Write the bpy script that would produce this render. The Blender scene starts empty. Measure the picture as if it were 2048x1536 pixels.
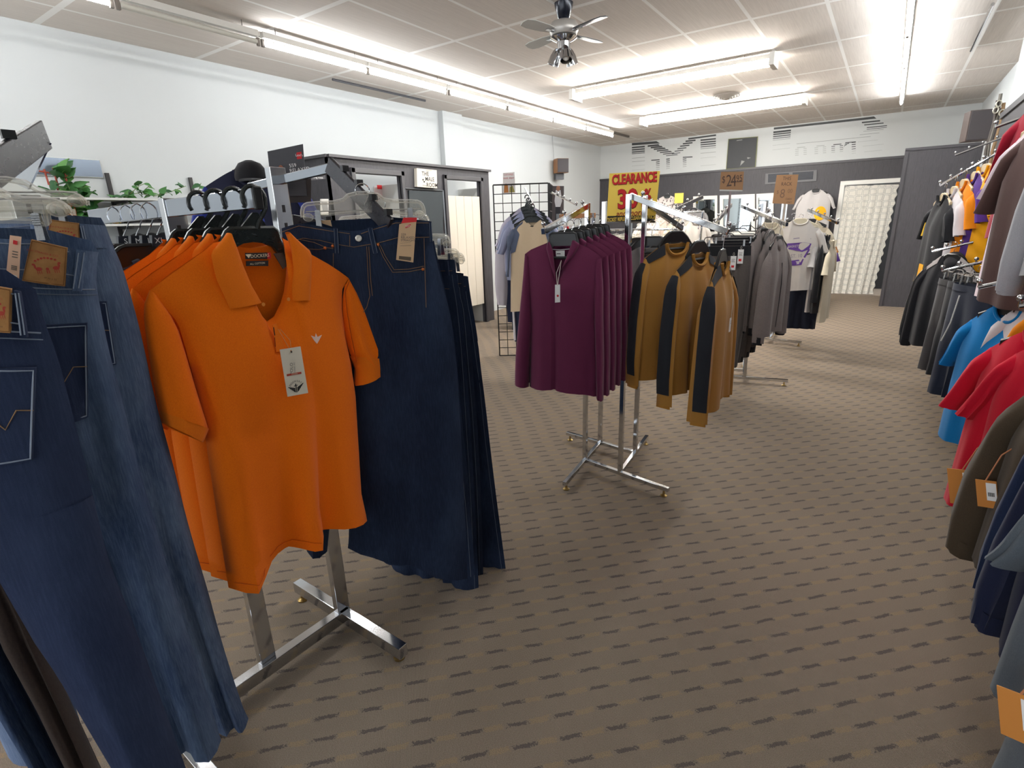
import bpy, bmesh, math, random
from mathutils import Vector as V, Matrix
from math import sin, cos, pi, sqrt, radians as rad, exp
SC = bpy.context.scene; COL = SC.collection
rnd = random.Random(7)
# ---------------------------------------------------------------- camera (fitted to the photograph's vanishing lines)
FPX, YAW, PITCH, ROLL = 1054.857, .609, .2976, -.0331
CAM = V((0, 0, 1.575))
_F = V((-sin(YAW)*cos(PITCH), cos(YAW)*cos(PITCH), -sin(PITCH)))
_R0 = V((cos(YAW), sin(YAW), 0)); _U0 = _R0.cross(_F)
_R = _R0*cos(ROLL)+_U0*sin(ROLL); _U = -_R0*sin(ROLL)+_U0*cos(ROLL)
XL, YF, HC, XR = -5.861, 12.392, 3.213, 1.0        # left wall, far wall, ceiling, right wall
def ray(p): return _F*FPX+_R*(p[0]-1024)-_U*(p[1]-768)
def at_x(p, x): d = ray(p); return CAM+d*(x/d.x)
def at_y(p, y): d = ray(p); return CAM+d*(y/d.y)
def at_z(p, z): d = ray(p); return CAM+d*((z-CAM.z)/d.z)
def at_d(p, D): d = ray(p); return CAM+d*(D/sqrt(d.x**2+d.y**2))
class Plane:                                        # an upright plane a garment hangs in: origin P, local x at angle a
    def __init__(s, P, a): s.P = V(P); s.a = rad(a); s.x = V((cos(s.a), sin(s.a), 0)); s.n = V((-sin(s.a), cos(s.a), 0))
    def __call__(s, *pts):
        r = []
        for p in pts:
            d = ray(p); q = CAM+d*((s.P-CAM).dot(s.n)/d.dot(s.n)); w = q-s.P
            r.append((w.dot(s.x), w.z))
        return r if len(r) > 1 else r[0]
cam = bpy.data.objects.new('camera', bpy.data.cameras.new('camera')); COL.objects.link(cam)
m = Matrix((( _R.x,_U.x,-_F.x,0),(_R.y,_U.y,-_F.y,0),(_R.z,_U.z,-_F.z,CAM.z),(0,0,0,1))); cam.matrix_world = m
cam.data.sensor_fit = 'HORIZONTAL'; cam.data.sensor_width = 36; cam.data.lens = FPX/2048*36; cam.data.clip_start = .02
SC.camera = cam
SC.view_settings.view_transform = 'Standard'; SC.view_settings.look = 'None'; SC.view_settings.gamma = 1
SC.view_settings.use_curve_mapping = False; SC.view_settings.exposure = .16
try:
    SC.cycles.use_denoising = True; SC.cycles.max_bounces = 8; SC.cycles.diffuse_bounces = 4; SC.cycles.glossy_bounces = 4
    SC.cycles.transmission_bounces = 4; SC.cycles.transparent_max_bounces = 16; SC.cycles.sample_clamp_indirect = 4; SC.cycles.caustics_reflective = False; SC.cycles.caustics_refractive = False
except Exception: pass
# ---------------------------------------------------------------- materials
def lin(c): return tuple(((v/255+.055)/1.055)**2.4 if v > 10 else v/255/12.92 for v in c)
class NT:
    def __init__(s, name):
        s.m = bpy.data.materials.new(name); s.m.use_nodes = True; s.t = s.m.node_tree; s.b = s.t.nodes['Principled BSDF']
    def n(s, kind, **k):
        o = s.t.nodes.new(kind)
        for a, v in k.items():
            if a.startswith('i_'):
                key = a[2:]; key = int(key) if key.isdigit() else key
                s.put(o.inputs[key], v)
            else: setattr(o, a, v)
        return o
    def put(s, inp, v):
        if hasattr(v, 'node'): s.t.links.new(v, inp)
        else: inp.default_value = v
    def math(s, op, a, b=0, c=0):
        o = s.t.nodes.new('ShaderNodeMath'); o.operation = op
        for i, v in enumerate((a, b, c)): s.put(o.inputs[i], v)
        return o.outputs[0]
    def mix(s, f, a, b):
        o = s.t.nodes.new('ShaderNodeMix'); o.data_type = 'RGBA'
        s.put(o.inputs[0], f); s.put(o.inputs[6], a if hasattr(a, 'node') else (*a, 1)); s.put(o.inputs[7], b if hasattr(b, 'node') else (*b, 1))
        return o.outputs[2]
    def noise(s, scale, vec=None, detail=3, rough=.6):
        o = s.n('ShaderNodeTexNoise'); o.inputs['Scale'].default_value = scale; o.inputs['Detail'].default_value = detail; o.inputs['Roughness'].default_value = rough
        if vec is not None: s.put(o.inputs['Vector'], vec)
        return o.outputs['Fac']
    def coord(s, kind='Object', scale=(1, 1, 1)):
        c = s.n('ShaderNodeTexCoord').outputs[kind]
        if scale == (1, 1, 1): return c
        mp = s.n('ShaderNodeMapping'); s.put(mp.inputs['Vector'], c); mp.inputs['Scale'].default_value = scale
        return mp.outputs[0]
    def bump(s, h, strength=.3, dist=.002):
        o = s.n('ShaderNodeBump'); o.inputs['Strength'].default_value = strength; o.inputs['Distance'].default_value = dist; s.put(o.inputs['Height'], h); s.put(s.b.inputs['Normal'], o.outputs[0])
    def ramp(s, f, lo, hi):
        o = s.n('ShaderNodeMapRange'); s.put(o.inputs[0], f); o.inputs[1].default_value = lo; o.inputs[2].default_value = hi; return o.outputs[0]
_MC = {}
def plain(c, rough=.5, metal=0, spec=.5, name=None, **k):
    key = ('p', tuple(c), rough, metal, spec, tuple(k.items()))
    if key in _MC: return _MC[key]
    t = NT(name or 'paint'); b = t.b
    b.inputs['Base Color'].default_value = (*lin(c), 1); b.inputs['Roughness'].default_value = rough; b.inputs['Metallic'].default_value = metal; b.inputs['Specular IOR Level'].default_value = spec
    # faint unevenness so that no surface is perfectly flat
    nz = t.noise(30); t.put(b.inputs['Roughness'], t.math('ADD', rough-.03, t.math('MULTIPLY', nz, .06)))
    _MC[key] = t.m; return t.m
def fabric(c, c2=None, weave=900, rough=.9, bump=.25, mott=.12, name='fabric'):
    key = ('f', tuple(c), c2, weave, bump, mott)
    if key in _MC: return _MC[key]
    t = NT(name); b = t.b; a = lin(c); d = lin(c2) if c2 else tuple(v*.72 for v in a)
    f1 = t.noise(9, t.coord(), 4); f2 = t.noise(weave, t.coord(scale=(1, 1, .45)), 2)
    f = t.math('ADD', t.math('MULTIPLY', t.ramp(f1, .35, .65), mott), t.math('MULTIPLY', t.ramp(f2, .3, .7), .28 if not c2 else .6))
    t.put(b.inputs['Base Color'], t.mix(f, a, d)); b.inputs['Roughness'].default_value = rough; b.inputs['Specular IOR Level'].default_value = .15
    b.inputs['Sheen Weight'].default_value = .12; b.inputs['Sheen Roughness'].default_value = .5
    t.bump(f2, bump, .001)
    _MC[key] = t.m; return t.m
def denim(c, wash, amt=.35, name='denim'):
    key = ('d', tuple(c), tuple(wash), amt)
    if key in _MC: return _MC[key]
    t = NT(name); b = t.b; a = lin(c); w = lin(wash)
    z = t.noise(3.2, t.coord(scale=(1.6, 1, .8)), 4); st = t.noise(260, t.coord(scale=(1.6, 1.6, .12)), 2); tw = t.noise(1500, t.coord(), 1)
    f = t.math('ADD', t.math('MULTIPLY', t.ramp(z, .38, .68), amt), t.math('MULTIPLY', t.ramp(st, .4, .7), amt*.55))
    f = t.math('ADD', f, t.math('MULTIPLY', t.ramp(tw, .45, .75), .18))
    t.put(b.inputs['Base Color'], t.mix(f, a, w)); b.inputs['Roughness'].default_value = .88; b.inputs['Specular IOR Level'].default_value = .12
    t.bump(t.math('ADD', tw, t.math('MULTIPLY', st, .8)), .3, .001)
    _MC[key] = t.m; return t.m
def emit(c, s, name='lamp_glow'):
    t = NT(name); t.b.inputs['Base Color'].default_value = (.9, .9, .9, 1); t.b.inputs['Emission Color'].default_value = (*c, 1); t.b.inputs['Emission Strength'].default_value = s
    return t.m
CHROME = plain((205, 207, 210), .09, 1, name='chrome'); STEEL = plain((170, 172, 175), .28, 1, name='brushed_steel')
BLACKP = plain((22, 23, 24), .32, name='black_plastic'); DGREENP = plain((19, 27, 27), .28, name='dark_plastic')
WIRE = plain((20, 20, 21), .4, name='black_wire')
CARD = plain((148, 112, 80), .85, name='cardboard'); CREAM = plain((222, 200, 168), .8, name='cream_card'); WHITE = plain((240, 240, 238), .7, name='white_card')
KRAFT = plain((205, 172, 135), .85, name='kraft_card'); RED = plain((205, 28, 34), .6, name='red_ink'); INK = plain((30, 28, 28), .8, name='black_ink')
YEL = plain((250, 214, 92), .75, name='yellow_card'); GREYINK = plain((105, 98, 92), .8, name='grey_ink'); BRASS = plain((176, 150, 96), .3, 1, name='brass')
WOOD = plain((176, 118, 66), .5, name='wood'); MAROON = plain((150, 30, 28), .7, name='maroon_ink'); CREAMINK = plain((235, 220, 190), .8, name='cream_ink')
STITCH = plain((138, 108, 76), .9, name='tan_thread'); STITCHP = plain((104, 114, 130), .9, name='pale_thread'); COPPER = plain((196, 112, 62), .35, .8, name='copper')
def clearplastic():
    t = NT('clear_plastic'); b = t.b; out = t.t.nodes['Material Output']
    b.inputs['Base Color'].default_value = (1, .98, .93, 1); b.inputs['Roughness'].default_value = .06; b.inputs['Specular IOR Level'].default_value = .9
    tr = t.n('ShaderNodeBsdfTransparent'); tr.inputs[0].default_value = (.96, .95, .92, 1)
    lw = t.n('ShaderNodeLayerWeight'); lw.inputs[0].default_value = .45
    f = t.math('ADD', t.math('MULTIPLY', lw.outputs['Facing'], .6), .1)
    mx = t.n('ShaderNodeMixShader'); t.put(mx.inputs[0], f); t.put(mx.inputs[1], tr.outputs[0]); t.put(mx.inputs[2], b.outputs[0]); t.put(out.inputs[0], mx.outputs[0])
    return t.m
CLEAR = clearplastic()
# ---------------------------------------------------------------- mesh helpers
class MB:
    def __init__(s): s.v = []; s.f = []; s.mi = []
    def add(s, vs, fs, mi=0):
        o = len(s.v); s.v += [tuple(v) for v in vs]; s.f += [tuple(i+o for i in f) for f in fs]; s.mi += [mi]*len(fs); return s
    def box(s, c, d, M=None, mi=0):
        x, y, z = (k/2 for k in d); vs = [V((a*x, b*y, e*z)) for a in (-1, 1) for b in (-1, 1) for e in (-1, 1)]
        if M: vs = [M @ v for v in vs]
        vs = [v+V(c) for v in vs]
        return s.add(vs, [(0,1,3,2),(4,6,7,5),(0,4,5,1),(2,3,7,6),(0,2,6,4),(1,5,7,3)], mi)
    def bar(s, p, q, w, h, up=(0, 0, 1), mi=0):        # straight bar of w (sideways) x h (along up)
        p, q = V(p), V(q); d = (q-p).normalized(); u = V(up); x = d.cross(u)
        if x.length < 1e-4: x = d.cross(V((0, 1, 0)))
        x.normalize(); u = x.cross(d)
        vs = [b+x*(a*w/2)+u*(c*h/2) for b in (p, q) for a, c in ((-1,-1),(1,-1),(1,1),(-1,1))]
        return s.add(vs, [(3,2,1,0),(4,5,6,7),(0,1,5,4),(1,2,6,5),(2,3,7,6),(3,0,4,7)], mi)
    def tube(s, pts, r, n=8, closed=False, mi=0, cap=True):
        P = [V(p) for p in pts]; k = len(P); vs = []; fs = []; prev = None
        for i in range(k):
            a = P[i-1] if (i > 0 or closed) else P[i]; b = P[(i+1) % k] if (i < k-1 or closed) else P[i]
            d = (b-a).normalized()
            if prev is None: x = d.cross(V((0, 0, 1))); x = x if x.length > .05 else d.cross(V((0, 1, 0)))
            else: x = prev-d*prev.dot(d)
            x.normalize(); prev = x; y = d.cross(x); rr = r[i] if isinstance(r, (list, tuple)) else r
            vs += [P[i]+(x*cos(2*pi*j/n)+y*sin(2*pi*j/n))*rr for j in range(n)]
        for i in range(k if closed else k-1):
            for j in range(n): a = i*n+j; b = i*n+(j+1) % n; c = (i+1) % k*n; fs.append((a, b, c+(j+1) % n, c+j))
        if cap and not closed: fs += [tuple(range(n))[::-1], tuple((k-1)*n+j for j in range(n))]
        return s.add(vs, fs, mi)
    def lathe(s, prof, n=16, c=(0, 0, 0), M=None, mi=0):     # prof: (r, z)
        vs = []; fs = []
        for r, z in prof: vs += [V((r*cos(2*pi*j/n), r*sin(2*pi*j/n), z)) for j in range(n)]
        if M: vs = [M @ v for v in vs]
        vs = [v+V(c) for v in vs]
        for i in range(len(prof)-1):
            for j in range(n): fs.append((i*n+j, i*n+(j+1) % n, (i+1)*n+(j+1) % n, (i+1)*n+j))
        fs += [tuple(range(n))[::-1], tuple((len(prof)-1)*n+j for j in range(n))]
        return s.add(vs, fs, mi)
    def ball(s, c, r, n=10, sc=(1, 1, 1), mi=0):
        p = [(max(1e-4, r*sin(pi*i/n)), -r*cos(pi*i/n)) for i in range(n+1)]
        return s.lathe(p, n+2, c, Matrix.Diagonal((*sc, 1)), mi)
    def plate(s, pts, y0, y1, mi=0, fy=None):               # polygon in local x,z between depths y0 (front) and y1
        k = len(pts); g = fy or (lambda x, z: 0)
        vs = [(x, y0+g(x, z), z) for x, z in pts]+[(x, y1+g(x, z), z) for x, z in pts]
        return s.add(vs, [tuple(range(k)), tuple(range(k, 2*k))[::-1]]+[(i, i+k, (i+1) % k+k, (i+1) % k) for i in range(k)], mi)
    def build(s, name, mat=None, parent=None, loc=None, rz=None, smooth=40, bevel=0):
        me = bpy.data.meshes.new(name); me.from_pydata([tuple(v) for v in s.v], [], s.f); 
        for mt in (mat if isinstance(mat, (list, tuple)) else [mat]): me.materials.append(mt)
        if any(s.mi): me.polygons.foreach_set('material_index', s.mi)
        if smooth:
            me.polygons.foreach_set('use_smooth', [True]*len(me.polygons)); me.update(); me.set_sharp_from_angle(angle=rad(smooth))
        me.update(); o = bpy.data.objects.new(name, me); COL.objects.link(o); o.parent = parent
        if loc is not None: o.location = loc
        if rz is not None: o.rotation_euler = (0, 0, rz)
        if bevel:
            b = o.modifiers.new('bevel', 'BEVEL'); b.width = bevel; b.segments = 2; b.limit_method = 'ANGLE'
        return o
def tag(o, label, cat, group=None, kind=None):
    o['label'] = label; o['category'] = cat
    if group: o['group'] = group
    if kind: o['kind'] = kind
    return o
def thing(name, label, cat, loc=(0, 0, 0), rz=0, group=None):
    o = bpy.data.objects.new(name, None); COL.objects.link(o); o.location = loc; o.rotation_euler = (0, 0, rz); o.empty_display_size = .1
    return tag(o, label, cat, group)
def struct(o): o['kind'] = 'structure'; return o
def dup(root, loc, rz=None, label=None, skip=()):
    r = root.copy(); COL.objects.link(r); r.location = loc
    if rz is not None: r.rotation_euler = (0, 0, rz)
    if label: r['label'] = label
    for ch in list(root.children):
        if any(ch.name.startswith(k) for k in skip): continue
        c = ch.copy(); COL.objects.link(c); c.parent = r
        for g in list(ch.children): d = g.copy(); COL.objects.link(d); d.parent = c
    return r
_TC = {}
def text(body, size, mat, parent, x, z, y=0, name='lettering', ext=.0006, al='CENTER', sx=1, shear=0, rot=0, bold=0, fy=None):
    key = (body, bold, al, shear)
    if key not in _TC:
        cu = bpy.data.curves.new('t', 'FONT'); cu.body = body; cu.align_x = al; cu.align_y = 'CENTER'; cu.size = 1; cu.extrude = 0; cu.offset = bold; cu.shear = shear; cu.resolution_u = 3
        ob = bpy.data.objects.new('t', cu); COL.objects.link(ob); dg = bpy.context.evaluated_depsgraph_get(); me = bpy.data.meshes.new_from_object(ob.evaluated_get(dg))
        _TC[key] = ([tuple(v.co) for v in me.vertices], [tuple(p.vertices) for p in me.polygons]); bpy.data.objects.remove(ob); bpy.data.curves.remove(cu); bpy.data.meshes.remove(me)
    vs, fs = _TC[key]; mb = MB(); c, s_ = cos(rot), sin(rot); g = fy or (lambda a, b: 0)
    P = [(x+(vx*sx*c-vy*s_)*size, z+(vx*sx*s_+vy*c)*size) for vx, vy, _ in vs]
    mb.add([(px, y-ext+g(px, pz), pz) for px, pz in P], fs)
    return mb.build(name, mat, parent, smooth=0)
def lerp(a, b, t): return a+(b-a)*t
def resample(poly, t):
    L = [0]
    for a, b in zip(poly, poly[1:]): L.append(L[-1]+sqrt((a[0]-b[0])**2+(a[1]-b[1])**2))
    d = t*L[-1]
    for i in range(1, len(L)):
        if d <= L[i]+1e-9:
            k = (d-L[i-1])/max(1e-9, L[i]-L[i-1]); return (lerp(poly[i-1][0], poly[i][0], k), lerp(poly[i-1][1], poly[i][1], k))
    return poly[-1]
def smoothpoly(p, it=2):                                   # Chaikin, ends kept
    for _ in range(it):
        q = [p[0]]
        for a, b in zip(p, p[1:]): q += [(.75*a[0]+.25*b[0], .75*a[1]+.25*b[1]), (.25*a[0]+.75*b[0], .25*a[1]+.75*b[1])]
        p = q+[p[-1]]
    return p
def polyx(poly, x):                                        # z of a polyline that runs left to right
    if x <= poly[0][0]: return poly[0][1]
    for a, b in zip(poly, poly[1:]):
        if x <= b[0]: return lerp(a[1], b[1], (x-a[0])/max(1e-9, b[0]-a[0]))
    return poly[-1][1]
def cut(poly, z):                                          # split a descending polyline at height z
    up = [poly[0]]; dn = None
    for a, b in zip(poly, poly[1:]):
        if dn is None and b[1] < z: k = (a[1]-z)/max(1e-9, a[1]-b[1]); c = (lerp(a[0], b[0], k), z); up.append(c); dn = [c, b]
        elif dn is None: up.append(b)
        else: dn.append(b)
    return up, dn or [up[-1], (up[-1][0], z)]
class Cloth:
    """A hanging piece of cloth: front and back sheets between a left edge A and a right edge B (local x,z), welded along both edges."""
    def __init__(s, A, B, n=20, m=16, th=.03, fold=.0, freq=3, ph=0, top=None, topb=None, bot=None, y0=0, taper=.25, ss=None, edge=.5, tdec=.4, bdec=.25):
        s.A, s.B, s.th, s.fold, s.freq, s.ph, s.y0, s.edge, s.taper = A, B, th, fold, freq, ph, y0, edge, taper
        s.n, s.m = n, m; s.ss = ss or [i/m for i in range(m+1)]
        s.top, s.topb, s.bot, s.tdec, s.bdec = top, topb or top, bot, tdec, bdec
    def ydev(s, u, t, side):
        pr = max(0, 1-abs(2*u-1)**2.2)**s.edge
        tp = 1 if s.taper == 0 else min(1, (t/s.taper+.02))**.6
        f = s.fold*(.15+t)*sin(2*pi*(s.freq*u+s.ph)+1.1*t*sin(5*u+s.ph*7))+s.fold*.35*t*sin(2*pi*(s.freq*2.3*u+s.ph*3))
        return s.y0+side*s.th*pr*tp+f*pr
    def pt(s, u, t, side):
        a = resample(s.A, t); b = resample(s.B, t); x = lerp(a[0], b[0], u); z = lerp(a[1], b[1], u)
        tp = s.top if side < 0 else s.topb
        if tp:
            z0 = lerp(s.A[0][1], s.B[0][1], u); x0 = lerp(s.A[0][0], s.B[0][0], u); z += (tp(x0)-z0)*max(0, 1-t/s.tdec)**1.6
        if s.bot:
            z1 = lerp(s.A[-1][1], s.B[-1][1], u); x1 = lerp(s.A[-1][0], s.B[-1][0], u); z += (s.bot(x1)-z1)*max(0, (t-1+s.bdec)/s.bdec)**1.5
        return (x, s.ydev(u, t, side), z)
    def fy(s, x, z):                                       # depth of the front sheet at x,z (for things sewn on it)
        t = .5
        zz = lambda t: (resample(s.A, t)[1]+resample(s.B, t)[1])/2
        lo, hi = 0, 1
        for _ in range(18):
            t = (lo+hi)/2
            if zz(t) > z: lo = t
            else: hi = t
        a = resample(s.A, t); b = resample(s.B, t); u = min(.98, max(.02, (x-a[0])/max(1e-6, b[0]-a[0])))
        return s.ydev(u, t, -1)
    def into(s, mb, mi=0, mib=None, sides=(-1, 1)):
        k = len(s.ss); o = len(mb.v); idx = {}
        vs = []
        for side in sides:
            for i in range(s.n+1):
                for j, u in enumerate(s.ss):
                    if side == 1 and len(sides) == 2 and (j == 0 or j == k-1): idx[(1, i, j)] = idx[(-1, i, j)]; continue
                    idx[(side, i, j)] = len(vs); vs.append(s.pt(u, i/s.n, side))
        for side in sides:
            fs = []
            for i in range(s.n):
                for j in range(k-1):
                    q = (idx[(side, i, j)], idx[(side, i+1, j)], idx[(side, i+1, j+1)], idx[(side, i, j+1)])
                    fs.append(tuple(x+o for x in (q if side < 0 else q[::-1])))
            mb.f += fs; mb.mi += [mi if side < 0 or mib is None else mib]*len(fs)
        mb.v += vs
        return mb
    def build(s, name, mat, parent, **k):
        mb = MB(); s.into(mb); return mb.build(name, mat, parent, smooth=70, **k)
def stitch(pts, cl, mat, parent, name='stitching', r=.0009, off=.001, wid=None):
    P = []
    for a, b in zip(pts, pts[1:]):
        k = max(1, int(sqrt((a[0]-b[0])**2+(a[1]-b[1])**2)/.015))
        P += [(lerp(a[0], b[0], i/k), lerp(a[1], b[1], i/k)) for i in range(k)]
    P.append(pts[-1]); mb = MB()
    mb.tube([(x, cl.fy(x, z)-off, z) for x, z in P], r, 5)
    return mb.build(name, mat, parent)
# ---------------------------------------------------------------- setting
def carpet():
    t = NT('carpet'); b = t.b; sep = t.n('ShaderNodeSeparateXYZ'); t.put(sep.inputs[0], t.coord())
    x, y = sep.outputs[0], sep.outputs[1]
    s = t.math('MULTIPLY', t.math('ADD', x, y), .70711); q = t.math('MULTIPLY', t.math('SUBTRACT', y, x), .70711)
    w1 = t.noise(14, None, 2); t.put(w1.node.inputs['Vector'], t.coord())
    w2 = t.noise(170, t.coord(), 2)
    qs = t.math('ADD', t.math('DIVIDE', q, .0795), t.math('MULTIPLY', t.math('SUBTRACT', w1, .5), .16))
    row = t.math('FLOOR', qs); fq = t.math('ABSOLUTE', t.math('SUBTRACT', t.math('FRACT', qs), .5))
    ss = t.math('ADD', t.math('DIVIDE', s, .155), t.math('ADD', t.math('MULTIPLY', t.math('SINE', t.math('MULTIPLY', row, 12.9)), .12), t.math('MULTIPLY', t.math('SUBTRACT', w1, .5), .3)))
    fs = t.math('FRACT', ss)
    fray = t.math('MULTIPLY', t.math('SUBTRACT', w2, .5), 1.0)
    fqn = t.math('ADD', fq, t.math('MULTIPLY', fray, .22))
    inrow = t.math('LESS_THAN', fqn, .085)
    dash = t.math('MULTIPLY', inrow, t.math('LESS_THAN', t.math('ADD', t.math('ABSOLUTE', t.math('SUBTRACT', fs, .3)), t.math('MULTIPLY', fray, .5)), .22))
    och = t.math('MULTIPLY', t.math('LESS_THAN', fqn, .12), t.math('LESS_THAN', t.math('ADD', t.math('ABSOLUTE', t.math('SUBTRACT', fs, .77)), t.math('MULTIPLY', fray, .25)), .2))
    # woven ribs across and loop speckle
    rib = t.math('SINE', t.math('ADD', t.math('MULTIPLY', s, 1500), t.math('MULTIPLY', w1, 2)))
    lp = t.noise(420, t.coord(), 2)
    f = t.math('ADD', t.math('MULTIPLY', t.ramp(lp, .3, .7), .7), t.math('MULTIPLY', rib, .12))
    base = t.mix(f, lin((121, 108, 95)), lin((168, 153, 137)))
    base = t.mix(t.math('MULTIPLY', t.math('MULTIPLY', och, .55), t.ramp(lp, .35, .7)), base, lin((182, 150, 100)))
    base = t.mix(t.math('MULTIPLY', t.math('MULTIPLY', dash, .8), t.ramp(lp, .3, .55)), base, lin((66, 62, 66)))
    t.put(b.inputs['Base Color'], base); b.inputs['Roughness'].default_value = .97; b.inputs['Specular IOR Level'].default_value = .08
    t.bump(t.math('ADD', lp, t.math('MULTIPLY', rib, .25)), .55, .004)
    return t.m
def tiles():
    t = NT('ceiling_tiles'); b = t.b; sep = t.n('ShaderNodeSeparateXYZ'); t.put(sep.inputs[0], t.coord())
    def line(v, off, per, w):
        f = t.math('FRACT', t.math('DIVIDE', t.math('ADD', v, off+50*per), per)); d = t.math('MULTIPLY', t.math('MINIMUM', f, t.math('SUBTRACT', 1, f)), per)
        return t.math('LESS_THAN', d, w)
    l = t.math('MAXIMUM', line(sep.outputs[0], 1.255, .585, .015), line(sep.outputs[1], -5.65, 1.247, .026))
    st = t.noise(60, t.coord(scale=(2.2, .05, 1)), 3); sp = t.noise(300, t.coord(), 2)
    base = t.mix(t.ramp(st, .35, .7), lin((228, 220, 212)), lin((216, 208, 200)))
    base = t.mix(t.math('MULTIPLY', t.ramp(sp, .55, .75), .35), base, lin((200, 190, 182)))
    t.put(b.inputs['Base Color'], t.mix(l, base, lin((250, 248, 244)))); b.inputs['Roughness'].default_value = .9; b.inputs['Specular IOR Level'].default_value = .1
    t.bump(t.math('ADD', t.math('MULTIPLY', l, 2.5), t.math('MULTIPLY', sp, .3)), .5, .004)
    return t.m
def paint(c, name='wall_paint', mott=.05):
    t = NT(name); nz = t.noise(2.5, t.coord(), 3); fn = t.noise(220, t.coord(), 2); a = lin(c)
    t.put(t.b.inputs['Base Color'], t.mix(t.math('MULTIPLY', nz, mott*2), a, tuple(v*.82 for v in a))); t.b.inputs['Roughness'].default_value = .75; t.b.inputs['Specular IOR Level'].default_value = .25
    t.bump(fn, .12, .001); return t.m
def darkpanel():
    t = NT('dark_wood_panelling'); c = t.coord(scale=(30, 30, 1.2)); nz = t.noise(6, c, 5, .7)
    sep = t.n('ShaderNodeSeparateXYZ'); t.put(sep.inputs[0], t.coord()); h = t.math('ADD', sep.outputs[0], sep.outputs[1])
    g = t.math('LESS_THAN', t.math('FRACT', t.math('MULTIPLY', h, 9.8)), .03)
    base = t.mix(t.ramp(nz, .3, .7), lin((56, 55, 59)), lin((80, 78, 82)))
    t.put(t.b.inputs['Base Color'], t.mix(t.math('MULTIPLY', g, .5), base, lin((40, 39, 42)))); t.b.inputs['Roughness'].default_value = .5; t.b.inputs['Specular IOR Level'].default_value = .3
    t.bump(nz, .15, .001); return t.m
WALLP = paint((203, 206, 206)); DARK = darkpanel(); DTRIM = plain((62, 60, 64), .45, name='dark_trim'); WTRIM = plain((232, 230, 224), .45, name='white_gloss_trim')
Y0 = -2.6
def boxobj(name, lo, hi, mat, parent=None, bevel=0):
    c = [(a+b)/2 for a, b in zip(lo, hi)]; d = [b-a for a, b in zip(lo, hi)]
    return MB().box(c, d).build(name, mat, parent, smooth=0, bevel=bevel)
struct(boxobj('floor', (XL-.1, Y0, -.1), (XR+.1, YF+1.2, 0), carpet()))
struct(boxobj('ceiling', (XL-.1, Y0, HC), (XR+.1, YF+.1, HC+.1), tiles()))
struct(boxobj('wall_left', (XL-.1, Y0, 0), (XL, YF+.1, HC), WALLP))
struct(boxobj('wall_right', (XR, Y0, 0), (XR+.1, YF+.1, HC), WALLP))
DX0, DX1, DZ = -.79, .086, 2.045
mb = MB(); mb.box(((XL+DX0)/2, YF+.05, HC/2), (DX0-XL, .1, HC)); mb.box(((DX1+XR)/2, YF+.05, HC/2), (XR-DX1, .1, HC)); mb.box(((DX0+DX1)/2, YF+.05, (DZ+HC)/2), (DX1-DX0, .1, HC-DZ))
struct(mb.build('wall_far', WALLP, smooth=0))
struct(boxobj('wall_backroom', (DX0-.6, YF+1.1, 0), (DX1+.6, YF+1.2, DZ+.3), plain((40, 38, 38), .9)))
struct(boxobj('trim_1', (-4.735, Y0, HC-.035), (-4.70, 11.3, HC), plain((88, 82, 76), .6)))
mb = MB(); mb.box((XL+.045, 6.915, HC/2), (.09, .46, HC)); struct(mb.build('trim_2', WALLP, smooth=0, bevel=.004))       # pilaster on the left wall
# dark panelling of the far wall, with its cap
mb = MB(); y = YF-.02
mb.box(((XL+DX0-.07)/2, y+.01, 1.2405), (DX0-.07-XL, .02, 2.481)); mb.box(((DX0+DX1)/2, y+.01, (DZ+.07+2.481)/2), (DX1-DX0+.14, .02, 2.481-DZ-.07))
struct(mb.build('trim_3', DARK, smooth=0))
struct(boxobj('trim_4', (XL, YF-.04, 2.45), (DX1+.05, YF, 2.49), DTRIM))
# dark boxed-in corner on the right of the curtained doorway
BX, BY = .068, 11.0
mb = MB(); mb.box(((BX+XR)/2, (BY+YF)/2, 1.235), (XR-BX, YF-BY, 2.47)); struct(mb.build('wall_corner', DARK, smooth=0))
struct(boxobj('trim_5', (BX-.015, BY-.015, 2.45), (XR, BY+.05, 2.49), DTRIM)); struct(boxobj('trim_6', (BX-.015, BY-.015, 0), (BX+.035, BY+.04, 2.46), DTRIM))
# right wall: white boxed column above, dark panelling below
struct(boxobj('trim_7', (.86, 3.6, 2.5), (XR, 8.0, HC), WALLP, bevel=.006))
struct(boxobj('trim_8', (.84, 1.2, 0), (XR, 8.1, 2.5), DARK)); struct(boxobj('trim_9', (.82, 1.2, 2.46), (XR, 8.12, 2.52), DTRIM))
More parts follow.
